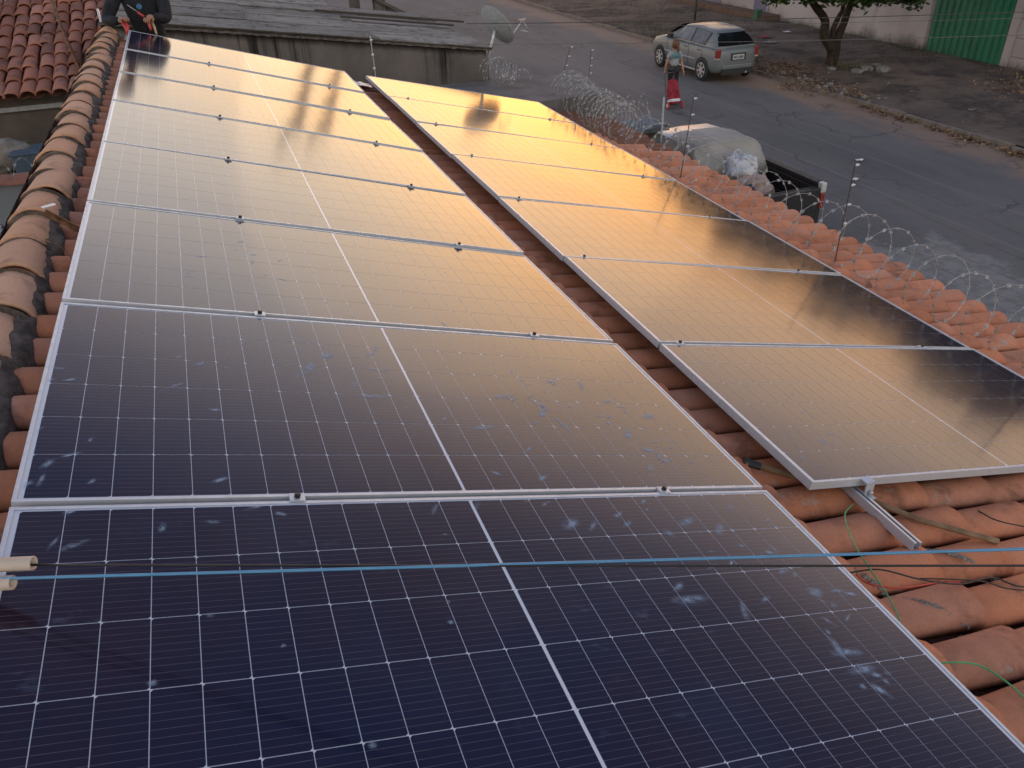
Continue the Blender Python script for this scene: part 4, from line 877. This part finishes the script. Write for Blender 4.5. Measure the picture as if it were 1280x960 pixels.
mb=MB()
def lower(y):
    w_,b_,t_=interp(LB_,y); h_=t_-b_
    return [(0,b_),(w_*.86,b_),(w_*.96,b_+h_*.10),(w_,b_+h_*.28),(w_*1.0,b_+h_*.5),(w_*.995,b_+h_*.66),(w_*.965,b_+h_*.86),(w_*.91,t_-.008),(w_*.7,t_+.012),(0,t_+.02)]
ys=[0,.02,.05,.1,.16,.25,.35,.5,.7,1,1.4,1.8,2.3,2.6,2.75,2.95,3.15,3.35,3.5,3.62,3.72,3.79,3.83]
rings=[]
for y in ys:
    r_=lower(y); ring=[(x,y,z) for x,z in r_]+[(-x,y,z) for x,z in r_[-2:0:-1]]; rings.append(ring)
n=len(rings[0]); v=[p for r_ in rings for p in r_]; f=[(i*n+k,i*n+(k+1)%n,(i+1)*n+(k+1)%n,(i+1)*n+k) for i in range(len(ys)-1) for k in range(n)]; f.append(tuple(range(n))[::-1]); f.append(tuple((len(ys)-1)*n+k for k in range(n)))
mb.add(v,f)
RF=[(.10,.955,.70,.68),(.18,1.03,.715,.65),(.46,1.30,.735,.53),(.66,1.345,.745,.53),(.95,1.36,.75,.525),(1.4,1.375,.75,.525),(1.9,1.35,.75,.52),(2.12,1.31,.75,.51),(2.45,1.15,.745,.58),(2.88,.945,.73,.70)]
def cab(y,t):   # t 0 belt .. 1 roof rail
    zr,wb,wr=interp(RF,y); zb=.93; zt_=max(zr-.045,zb+.002); return (wb+(wr-wb)*t,zb+(zt_-zb)*t)
cy=[.10,.16,.28,.42,.5,.6,.75,.9,1.15,1.4,1.65,1.9,2.02,2.12,2.28,2.45,2.66,2.88]; rings=[]
for y in cy:
    zr,wb,wr=interp(RF,y); s0=cab(y,0);s1=cab(y,.5);s2=cab(y,1); zr=max(zr,s2[1]+.003)
    r_=[(0,.90),(s0[0],.90),s0,s1,s2,(s2[0]-.05,zr-.012),(s2[0]-.16,zr),(0,zr+.012)]
    rings.append([(x,y,z) for x,z in r_]+[(-x,y,z) for x,z in r_[-2:0:-1]])
n=len(rings[0]); v=[p for r_ in rings for p in r_]; f=[(i*n+k,i*n+(k+1)%n,(i+1)*n+(k+1)%n,(i+1)*n+k) for i in range(len(cy)-1) for k in range(n)]; f.append(tuple(range(n))[::-1]); f.append(tuple((len(cy)-1)*n+k for k in range(n)))
mb.add(v,f); mb.build('body',m_car,car,True)
def sidewin(name,ya,yb,sh0,sh1,mat,sgn,tl=.10,th=.93):
    mb=MB(); 
    def fn(a,b):
        t=tl+(th-tl)*b; y=ya+sh0*b+(yb+sh1*b-ya-sh0*b)*a; x,z=cab(y,t); return (sgn*(x+.006),y,z)
    mb.grid(fn,6,4); return mb.build(name,mat,car,True)
for sgn in (-1,1):
    sidewin('rear_side_window',.72,1.36,-.06,.02,m_lglass,sgn); sidewin('front_side_window',1.46,2.52,0,-.42,m_lglass,sgn)
    sidewin('window_surround',.66,2.62,-.07,-.46,m_trim,sgn,.07,.96).location.x=-sgn*.003
mb=MB(); mb.grid(lambda a,b:((a-.5)*2*(.64-.15*b)*(1-.0*b),.085+.32*b+.05*(abs(a-.5)*2)**3,.985+.29*b),8,5); mb.build('rear_window',m_glass,car,True)
mb=MB(); mb.grid(lambda a,b:((a-.5)*2*(.68-.13*b),2.80-.64*b+.01,.985+.335*b+.008),8,5); mb.build('windscreen',m_glass,car,True)
for sgn in (-1,1):
    o=MB().box((.575,.02,.68),(.725,.15,.92)).build('tail_lamp',m_red,car,bevel=.03); o.location=(0,.012,0); 
    if sgn<0: o.scale=(-1,1,1)
    o2=MB().box((.585,.025,.645),(.728,.155,.68)).build('reverse_lamp',m_amber,o)
    o=MB().box((.0,-.09,-.06),(.17,.05,.07)).build('wing_mirror',m_trim,car,bevel=.03); o.location=(.77 if sgn>0 else -.94,2.42,.99)
    for y in (.78,1.5): o=MB().box((-.012,0,0),(.012,.16,.03)).build('door_handle',m_car,car,bevel=.006); o.location=(sgn*.815,y+.05,.80)
    o=MB().box((-.012,1.0,.53),(.012,2.75,.565)).build('side_moulding',simple('pale_trim',(.42,.44,.45),.4,.3),car,bevel=.004); o.location=(sgn*.815,0,0)
    o=MB().box((-.02,.98,.225),(.02,2.66,.28)).build('sill',simple('pale_sill',(.36,.38,.39),.4,.3),car,bevel=.01); o.location=(sgn*.785,0,0)
    for yy in (.69,1.41,2.62): o=MB().box((-.003,0,.30),(.003,.008,.92)).build('door_gap',m_trim,car); o.location=(sgn*.8125,yy,0)
    for yc,front in ((.65,0),(3.02,1)):
        o=MB().lathe([(.325,-.02),(.325,.006)],(0,0,0),'X',28).build('wheel_arch',m_trim,car); o.location=(sgn*(.793 if not front else .783),yc,.325)
        w0=bpy.data.objects.new('wheel',None) if False else None
        prof2=[(.20,-.09),(.285,-.09),(.30,-.07),(.30,.0),(.285,.02),(.20,.02)]
        o=MB().lathe(prof2,(0,0,0),'X',28).build('tyre',m_tyre,car,True); o.location=(sgn*(.80),yc,.30); o.scale=(sgn,1,1)
        mb=MB(); mb.lathe([(.205,.0),(.205,.022),(.19,.024),(.185,.006)],(0,0,0),'X',28); mb.lathe([(.05,.0),(.05,.03),(.03,.034)],(0,0,0),'X',12)
        for k in range(7):
            a=k*2*math.pi/7; Mx=Matrix.Rotation(a,4,'X'); mb.box((.006,-.024,.03),(.027,.024,.195),M=Mx)
        mb.build('rim',m_alloy,o)
        MB().lathe([(.19,.001),(.19,.004)],(0,0,0),'X',24).build('brake_disc',m_trim,o)
mb=MB(); mb.box((-.52,-.035,.30),(.52,.05,.50)); o=mb.build('rear_bumper',m_car,car,bevel=.03)
MB().box((-.52,-.043,.235),(.52,.06,.40)).build('bumper_lower',m_trim,car,bevel=.01)
pl=MB().box((-.20,-.016,.625),(.20,-.004,.755)).build('number_plate',simple('plate_grey',(.55,.56,.57),.5),car)
for i,x in enumerate((-.155,-.105,-.055,.015,.06,.105,.15)): MB().box((x-.016,-.019,.655),(x+.012,-.0165,.72)).build('plate_mark',m_trim,pl)
MB().box((-.26,-.010,.60),(.26,.0,.78)).build('plate_recess',m_trim,car,bevel=.004)
MB().box((-.27,-.022,.79),(.27,.0,.815)).build('tailgate_grip',m_car,car,bevel=.005)
MB().tube([(-.05,.10,.985),(.3,.155,1.06)],.008,5).build('rear_wiper',m_trim,car)
MB().tube([(0,1.9,1.42),(0,1.6,1.58)],.005,5).build('antenna',m_trim,car)
MB().tube([(.30,-.045,.27),(.30,.04,.27)],.03,8).build('exhaust',m_steel,car)
# ================================================================ PICKUP
m_truck=simple('white_truck_paint',(.55,.56,.56),.35,0,.1,4); m_liner=simple('black_bed_liner',(.012,.012,.013),.55)
m_darkt=simple('black_tailgate',(.02,.021,.024),.45)
pk=empty('pickup_truck',(8.30,7.50,GZ),'small pickup with white cab and open black bed parked below the eave','pickup')
mb=MB(); mb.box((-.76,.02,.30),(-.70,1.75,1.02)); mb.box((.70,.02,.30),(.76,1.75,1.02)); mb.box((-.70,0,.30),(.70,.06,.98)); mb.build('bed_wall',m_darkt,pk,bevel=.015)
mb=MB(); mb.box((-.695,.065,.48),(.695,1.70,.52)); mb.box((-.695,.065,.52),(-.66,1.70,1.03)); mb.box((.66,.065,.52),(.695,1.70,1.03)); mb.box((-.66,.065,.52),(.66,.10,.99)); mb.box((-.66,1.66,.52),(.66,1.70,1.03)); mb.box((.64,.08,1.0),(.765,1.72,1.06)); mb.build('bed_liner',m_liner,pk,bevel=.01)
MB().box((-.765,.08,1.022),(-.66,1.72,1.05)).build('side_rail',m_truck,pk,bevel=.01)
for sgn in (-1,1):
    o=MB().box((sgn*.73-.04,-.02,.66),(sgn*.73+.04,.08,.90)).build('tail_lamp',m_red,pk,bevel=.015)
    MB().box((sgn*.73-.047,-.02,.905),(sgn*.73+.047,.085,1.055)).build('corner_cap',m_truck,pk,bevel=.015)
    for yc in (.75,3.3):
        o=MB().lathe([(.18,-.09),(.28,-.09),(.29,-.07),(.29,.0),(.28,.02),(.18,.02)],(0,0,0),'X',20).build('tyre',m_tyre,pk,True); o.location=(sgn*.77,yc,.29); o.scale=(sgn,1,1)
CB=[(1.75,1.0,.72,.70),(1.85,1.2,.72,.60),(2.0,1.30,.72,.57),(2.5,1.33,.72,.57),(2.9,1.30,.72,.57),(3.5,.98,.72,.66),(4.1,.82,.68,.6),(4.3,.60,.60,.5)]
rings=[]
for y,zr,wb,wr in CB:
    zb=min(.92,zr-.02); r_=[(0,.28),(wb*.95,.28),(wb,.5),(wb,zb),(wr,zr-.03),(wr-.08,zr),(0,zr+.015)]; rings.append([(x,y,z) for x,z in r_]+[(-x,y,z) for x,z in r_[-2:0:-1]])
n=len(rings[0]); v=[p for r_ in rings for p in r_]; f=[(i*n+k,i*n+(k+1)%n,(i+1)*n+(k+1)%n,(i+1)*n+k) for i in range(len(CB)-1) for k in range(n)]; f.append(tuple(range(n))[::-1]); f.append(tuple((len(CB)-1)*n+k for k in range(n)))
MB().add(v,f).build('cab',m_truck,pk,True)
# tarp over the cab
def tarp(a,b):
    y=a*.80; th=math.pi*(b*1.06-.03); zc=.86; H_=.55*min(1,.94+1.6*a)
    x=-math.cos(th); z=math.sin(th); x=math.copysign(abs(x)**.34,x)*(.68-.03*a)*(1-.10*z*z); z=math.copysign(abs(z)**.30,z)*H_*(1-.05*x)
    w_=.03*noise.noise(Vector((a*3+b*2,b*4,2)))-.07*abs(noise.noise(Vector((a*2.5+b*5,b*3.5,7))))-.03*abs(noise.noise(Vector((a*8,b*9+a*4,3))))
    return Vector((8.30+x*(1+w_),7.50+1.50+y+.06*z,GZ+zc+z*(1+w_)))
mb=MB().grid(tarp,60,80)
# hanging rear flap closes the bed side
def flap(a,b):
    p=tarp(0,b); q=Vector((8.30+(p.x-8.30)*.95,p.y-.05,GZ+.80)); t=a; r_=p.lerp(Vector((p.x,q.y-.18*math.sin(a*3),min(p.z,GZ+.84))),t); r_.y-= .12*a+.05*abs(noise.noise(Vector((b*6,a*2+b*3,1))))*(.3+a); return r_
mb.grid(flap,30,80)
M=Mat('grey_tarp',(.30,.29,.26),.75,spec=.3); co=M.coord(); M.color(M.mix(M.step(M.noise(co,2,5,.6),.35,.7),(.36,.345,.315),(.27,.26,.235))); M.bump(M.noise(co,4,3),.4,.05)
o=mb.build('grey_tarp',M.m,smooth=True); tag(o,'grey beige tarpaulin draped over the pickup cab','tarp')
o=crumple((8.32,8.62,GZ+1.0),.24,.22,.26,21,.5).build('plastic_bag',simple('white_bag',(.60,.62,.66),.35),smooth=True); tag(o,'white plastic shopping bag on the load of the pickup bed','bag')
mb=MB().tube(curve([(8.20,8.66,GZ+1.12),(8.18,8.66,GZ+1.30),(8.28,8.66,GZ+1.34),(8.33,8.64,GZ+1.14)],5),.014,5); mb.build('handle',simple('white_bag_handle',(.60,.62,.66),.35),o)
o=crumple((8.35,8.33,GZ+.80),.38,.26,.20,23,.4,1.6).build('cardboard_sheet',simple('pinkish_cardboard',(.42,.31,.26),.8)); tag(o,'crumpled pinkish cardboard in the pickup bed below the white bag','cardboard')
o=crumple((7.95,8.05,GZ+.76),.28,.26,.20,27,.5,2.8).build('dark_bag',simple('dark_blue_bag',(.03,.045,.07),.3,0,.5)); tag(o,'dark blue bag in the pickup bed nearest the eave','bag')
o=crumple((8.45,7.85,GZ+.66),.20,.22,.16,29,.45,2.8).build('patterned_bag',m_pat); tag(o,'black and white patterned bundle in the pickup bed near the tail','bundle')
# ================================================================ PEOPLE
def skin(name,parent,verts,edges,radii,mat,sub=1):
    me=bpy.data.meshes.new(name); me.from_pydata([tuple(v) for v in verts],edges,[]); me.materials.append(mat); o=bpy.data.objects.new(name,me); link(o,parent)
    mo_=o.modifiers.new('skin','SKIN'); mo_.use_smooth_shade=True
    for v,r in zip(me.skin_vertices[0].data,radii): v.radius=(r,r) if isinstance(r,(int,float)) else r
    me.skin_vertices[0].data[0].use_root=True
    s_=o.modifiers.new('sub','SUBSURF'); s_.levels=sub; s_.render_levels=sub; return o
def chain(name,parent,pts,mat,sub=1): return skin(name,parent,[p[0] for p in pts],[(i,i+1) for i in range(len(pts)-1)],[p[1] for p in pts],mat,sub)
m_skin=simple('skin',(.42,.22,.15),.6,0,.12,10); m_skin2=simple('skin_tan',(.36,.19,.12),.6,0,.12,10)
m_jump=simple('black_jumper',(.012,.014,.020),.85); m_hair=simple('reddish_hair',(.16,.065,.03),.6,0,.4,30); m_dhair=simple('dark_hair',(.02,.015,.012),.6)
m_tee=simple('pale_grey_shirt',(.36,.39,.42),.85); m_hood=simple('teal_hood',(.13,.25,.28),.85); m_pants=simple('black_leggings',(.015,.015,.02),.8); m_shoe=simple('shoe',(.2,.2,.22),.6)
def head(parent,c,r,fwd,mat,name='head'):
    # head as an egg with brow, nose, mouth and ears
    c=Vector(c); f_=Vector(fwd).normalized(); s_=f_.cross(Vector((0,0,1))).normalized(); u_=s_.cross(f_)
    mb=MB()
    def fn(a,b):
        th=a*2*math.pi; ph=(b-.5)*math.pi; x=math.cos(ph)*math.cos(th); y=math.cos(ph)*math.sin(th); z=math.sin(ph)
        k=1.0; 
        if z<0: x*=1-.22*(-z)**1.3; y*=1-.12*-z
        y2=y
        if y>0: y2=y*(.93)+ .16*math.exp(-((x/.13)**2+((z+.12)/.2)**2)) - .05*math.exp(-(((abs(x)-.33)/.15)**2+((z-.08)/.12)**2))+.03*math.exp(-((x/.25)**2+((z+.5)/.08)**2))
        return c+s_*(x*r*.80)+f_*(y2*r)+u_*(z*r*1.22)
    mb.grid(fn,32,24)
    o=mb.build(name,mat,parent,True)
    for k in (-1,1):
        mb=MB(); q=c+s_*(k*r*.82)-u_*r*.05; mb.lathe([(r*.05,-r*.05),(r*.2,-r*.02),(r*.22,r*.02),(r*.08,r*.05)],(0,0,0),'X',10); 
        for i in range(len(mb.v)): 
            p=Vector(mb.v[i]); mb.v[i]=tuple(q+s_*p.x+f_*p.y+u_*p.z*1.4)
        mb.build('ear',mat,o,True)
        mb=MB().lathe([(.01,-.005),(r*.09,0),(.01,.006)],(0,0,0),'Y',8)
        for i in range(len(mb.v)):
            p=Vector(mb.v[i]); mb.v[i]=tuple(c+s_*(k*r*.3+p.x)+f_*(r*.87+p.y)+u_*(r*.06+p.z*.6))
        mb.build('eye',m_dhair,o,True)
    return o
def hand(parent,w_,d,palm,mat,r=.5,curl=1.0,thumb=1):
    w_=Vector(w_); d=Vector(d).normalized(); pn=Vector(palm); pn=(pn-d*pn.dot(d)).normalized(); s_=d.cross(pn)*thumb
    V_=[w_-d*.02,w_+d*.03,w_+d*.075]; rad=[.024*r*2,(.034*r*2,.018*r*2),(.038*r*2,.016*r*2)]
    o=skin('hand',parent,V_,[(0,1),(1,2)],[.026*r*2,.032*r*2,.030*r*2],mat)
    for k,(off,l) in enumerate(((-.028,.062),(-.010,.072),(.010,.068),(.028,.052))):
        b=w_+d*.075+s_*off*r*2; c1=b+d*l*.42; c2=c1+(d*.5+pn*.75*curl).normalized()*l*.33; c3=c2+(pn*.9-d*.3*curl).normalized()*l*.28
        chain('finger',o,[(b-d*.02,.0095*r*2),(b,.0095*r*2),(c1,.0085*r*2),(c2,.008*r*2),(c3,.0065*r*2)],mat)
    b=w_+d*.025-s_*.026*r*2; chain('thumb',o,[(b,.012*r*2),(b-s_*.018+d*.022+pn*.012,.011*r*2),(b-s_*.016+d*.05+pn*.03,.009*r*2)],mat)
    return o
# worker
Yh=8.30
wk=empty('person',(.08,8.95,-1.32),'worker in a black jumper leaning over the far end of the left row with pliers','person')
WI=Matrix.Translation(-wk.location)
def wpart(o): o.matrix_local=WI; return o
shL,shR=hitY(146,-14,8.82),hitY(200,-12,8.80); elL,elR=hitY(133,26,8.70),hitY(209,24,8.62); hL,hR=hitY(150,26,8.42),hitY(189,21,8.36)
mid=(shL+shR)/2; hip=Vector((mid.x+.02,9.02,-.42)); ch_=mid+Vector((0,.05,-.10)); nk=mid+Vector((0,-.05,.07)); hd=nk+Vector((-.03,-.13,.17))
vs_=[hip,hip.lerp(ch_,.5),ch_,nk, shL,elL,elL.lerp(hL,.85), shR,elR,elR.lerp(hR,.85)]
wpart(skin('jumper',wk,vs_,[(0,1),(1,2),(2,3),(2,4),(4,5),(5,6),(2,7),(7,8),(8,9)],[.17,.165,.175,.075,.10,.066,.047,.10,.066,.047],m_jump,2))
fl=Vector((-.12,9.0,-1.28)); fr_=Vector((.22,9.05,-1.28))
wpart(skin('trousers',wk,[hip+Vector((0,0,-.03)),hip+Vector((-.10,0,-.12)),Vector((-.06,8.90,-.83)),fl+Vector((0,0,.06)),hip+Vector((.10,0,-.12)),Vector((.22,8.94,-.83)),fr_+Vector((0,0,.06))],[(0,1),(1,2),(2,3),(0,4),(4,5),(5,6)],[.15,.105,.075,.055,.105,.075,.055],simple('dark_jeans',(.02,.03,.05),.85),2))
for p in (fl,fr_): wpart(chain('shoe',wk,[(p+Vector((0,.05,.03)),.045),(p+Vector((0,-.08,.03)),.05),(p+Vector((0,-.19,.015)),.035)],m_shoe))
bo=wpart(skin('body',wk,[ch_,nk,nk+(hd-nk)*.6],[(0,1),(1,2)],[.09,.058,.055],m_skin2)); 
hh=wpart(head(wk,hd,.105,(.0,-1,-.55),m_skin2))
hm=MB().grid(lambda a,b:hd+Vector((math.cos(a*6.283)*math.cos(b*1.5)*.098,math.sin(a*6.283)*math.cos(b*1.5)*.118+.018,math.sin(b*1.5)*.135+.012)),24,10); wpart(hm.build('hair',m_dhair,wk,True))
wpart(hand(wk,hL,(.35,-.35,.15),(.1,-.2,-1),m_skin2,.55,1,1)); wpart(hand(wk,hR,(-.25,-.45,-.05),(-.1,-.1,-1),m_skin2,.55,1,-1))
lg=MB().lathe([(.002,0),(.026,0),(.03,.002)],(0,0,0),'Y',16); q=hitY(174,8,8.62)+Vector((0,-.02,0)); 
for i in range(len(lg.v)): p=Vector(lg.v[i]); lg.v[i]=tuple(q+p)
wpart(lg.build('chest_print',simple('blue_print',(.05,.15,.32),.7),wk))
m_redg=simple('red_grip',(.50,.05,.05),.45); m_tool=simple('tool_steel',(.4,.38,.36),.4,.7)
def tool(name,segs,label,cat):
    o=None
    for (nm,pts,r,mt) in segs:
        q=MB().tube(pts,r,8).build(nm if o is None else nm,mt,o,True)
        if o is None: o=q; o.name=name
    tag(o,label,cat); return o
tool('pliers',[('pliers',[hitY(152,26,8.38),hitY(158,36,8.34),hitY(159,44,8.3)],[.016,.018,.013],m_redg),('grip',[hitY(155,26,8.38),hitY(160,33,8.34),hitY(160,42,8.3)],[.014,.016,.012],m_redg),('jaw',[hitY(159,43,8.3),hitY(155,54,8.27)],[.013,.009],m_tool)],'red handled pliers in the hand nearer the ridge tiles','pliers')
tool('cutting_pliers',[('cutting_pliers',[hitY(186,23,8.33),hitY(187,31,8.28),hitY(189,38,8.24)],[.014,.017,.011],m_redg),('grip',[hitY(189,25,8.33),hitY(193,34,8.26),hitY(196,43,8.16)],[.013,.013,.010],simple('tan_grip',(.45,.33,.2),.5))],'pliers with one red and one tan handle over the farthest panel frame','pliers')
tool('screwdriver',[('screwdriver',[hitY(159,6,8.36),hitY(172,15,8.34)],[.005,.005],m_tool),('handle',[hitY(172,15,8.34),hitY(180,21,8.33)],[.012,.013],m_redg)],'thin screwdriver held by the worker pointing to the upper left','screwdriver')
# girl with trolley
gp_=hitZ(839,126,GZ); gx,gy=gp_.x,gp_.y
gl=empty('person',(gx,gy,GZ),'girl with reddish hair in grey shirt and black leggings pulling a red trolley','person',rz=R(-8))
hs=.98
def g(x,y,z): return Vector((x*hs,y*hs,z*hs))
skin('shirt',gl,[g(0,0,.86),g(0,0,1.02),g(0,.0,1.17),g(0,-.01,1.26),g(-.135,0,1.20),g(-.19,.01,1.08),g(.135,0,1.20),g(.19,-.01,1.08)],[(0,1),(1,2),(2,3),(2,4),(4,5),(2,6),(6,7)],[(.14,.10),(.125,.09),(.13,.095),.06,.062,.055,.062,.055],m_tee,2)
skin('leggings',gl,[g(0,0,.86),g(-.075,0,.78),g(-.075,.02,.45),g(-.08,.0,.10),g(.075,0,.78),g(.08,-.03,.45),g(.08,-.10,.12)],[(0,1),(1,2),(2,3),(0,4),(4,5),(5,6)],[.115,.085,.055,.036,.085,.055,.036],m_pants,2)
skin('body',gl,[g(0,0,1.15),g(0,0,1.27),g(0,.01,1.33),g(-.135,0,1.18),g(-.21,.01,.97),g(-.225,.05,.76),g(.135,0,1.18),g(.205,-.03,.97),g(.20,-.16,.80)],[(0,1),(1,2),(0,3),(3,4),(4,5),(0,6),(6,7),(7,8)],[.07,.045,.045,.045,.033,.026,.045,.033,.026],m_skin,2)
head(gl,g(0,.015,1.41),.092,(0,1,0),m_skin)
hb=MB().grid(lambda a,b:g(0,.0,1.41)+Vector((math.cos(a*6.283)*math.cos(b*2.3-.75)*.092,(math.sin(a*6.283)*math.cos(b*2.3-.75)*.108-.012),math.sin(b*2.3-.75)*.125+.012))*1.03,24,14); hb.build('hair',m_hair,gl,True)
chain('ponytail',gl,[(g(0,-.09,1.46),.03),(g(.01,-.14,1.40),.038),(g(.03,-.145,1.30),.03),(g(.03,-.13,1.22),.012)],m_hair,2)
MB().grid(lambda a,b:Vector(((a-.5)*.24,-.10-.035*math.sin(a*math.pi)-.02*math.sin(b*math.pi),1.20-.13*b+.05*math.cos((a-.5)*3.1)))*hs,10,8).build('hood',m_hood,gl,True)
hand(gl,g(-.226,.055,.745),(0,.1,-1),(1,0,0),m_skin,.42,.7,1); hand(gl,g(.20,-.175,.79),(0,-.7,-.7),(-.3,-.5,-.6),m_skin,.42,1,-1)
for x,y in ((-.08,0),(.08,-.10)): chain('shoe',gl,[(g(x,y-.04,.05),.036),(g(x,y+.08,.04),.04),(g(x,y+.15,.03),.028)],m_shoe)
tp=hitZ(843,136,GZ)
tl_=empty('shopping_trolley',(tp.x,tp.y,GZ),'red wheeled shopping bag with a white band pulled behind the girl','trolley',rz=R(-8))
mb=MB(); Mt=Matrix.Rotation(R(-24),4,'X')
def tb_(a,b):
    th=a*2*math.pi; z=b*.62+.12; k=1-.32*max(0,b-.55)/.45 if b<1 else 0.0; x=math.copysign(abs(math.cos(th))**.6,math.cos(th))*.15*k; y=math.copysign(abs(math.sin(th))**.6,math.sin(th))*.125*k; return Mt@Vector((x+.012*noise.noise(Vector((a*9,b*6,0))),y+.012*noise.noise(Vector((a*9,b*6,5))),z))
mb.grid(tb_,24,14); mb.build('bag',simple('red_fabric',(.36,.02,.04),.8,0,.5,9),tl_,True)
mb=MB().grid(lambda a,b:(lambda p:Vector((p.x*1.03,p.y*1.03,p.z)))(tb_(a,.07+b*.10)),24,2); mb.build('white_band',m_white,tl_,True)
mb=MB()
for x in (-.15,.15): mb.tube([Mt@Vector((x,.13,.06)),Mt@Vector((x*.9,.14,.75)),Mt@Vector((x*.8,.14,.92))],.01,6)
mb.tube([Mt@Vector((-.12,.14,.92)),Mt@Vector((.12,.14,.92))],.012,6); mb.tube([(-.17,0,.09),(.17,0,.09)],.01,6); mb.tube([Mt@Vector((-.12,-.1,.1)),Mt@Vector((.12,-.1,.1))],.01,6); mb.build('handle_frame',m_rod,tl_)
for x in (-.19,.19):
    o=MB().lathe([(.05,-.014),(.09,-.014),(.09,.014),(.05,.014)],(x,0,.09),'X',16).build('wheel',m_redg,tl_); MB().lathe([(.05,-.017),(.05,.017)],(x,0,.09),'X',12).build('hub',m_white,o)
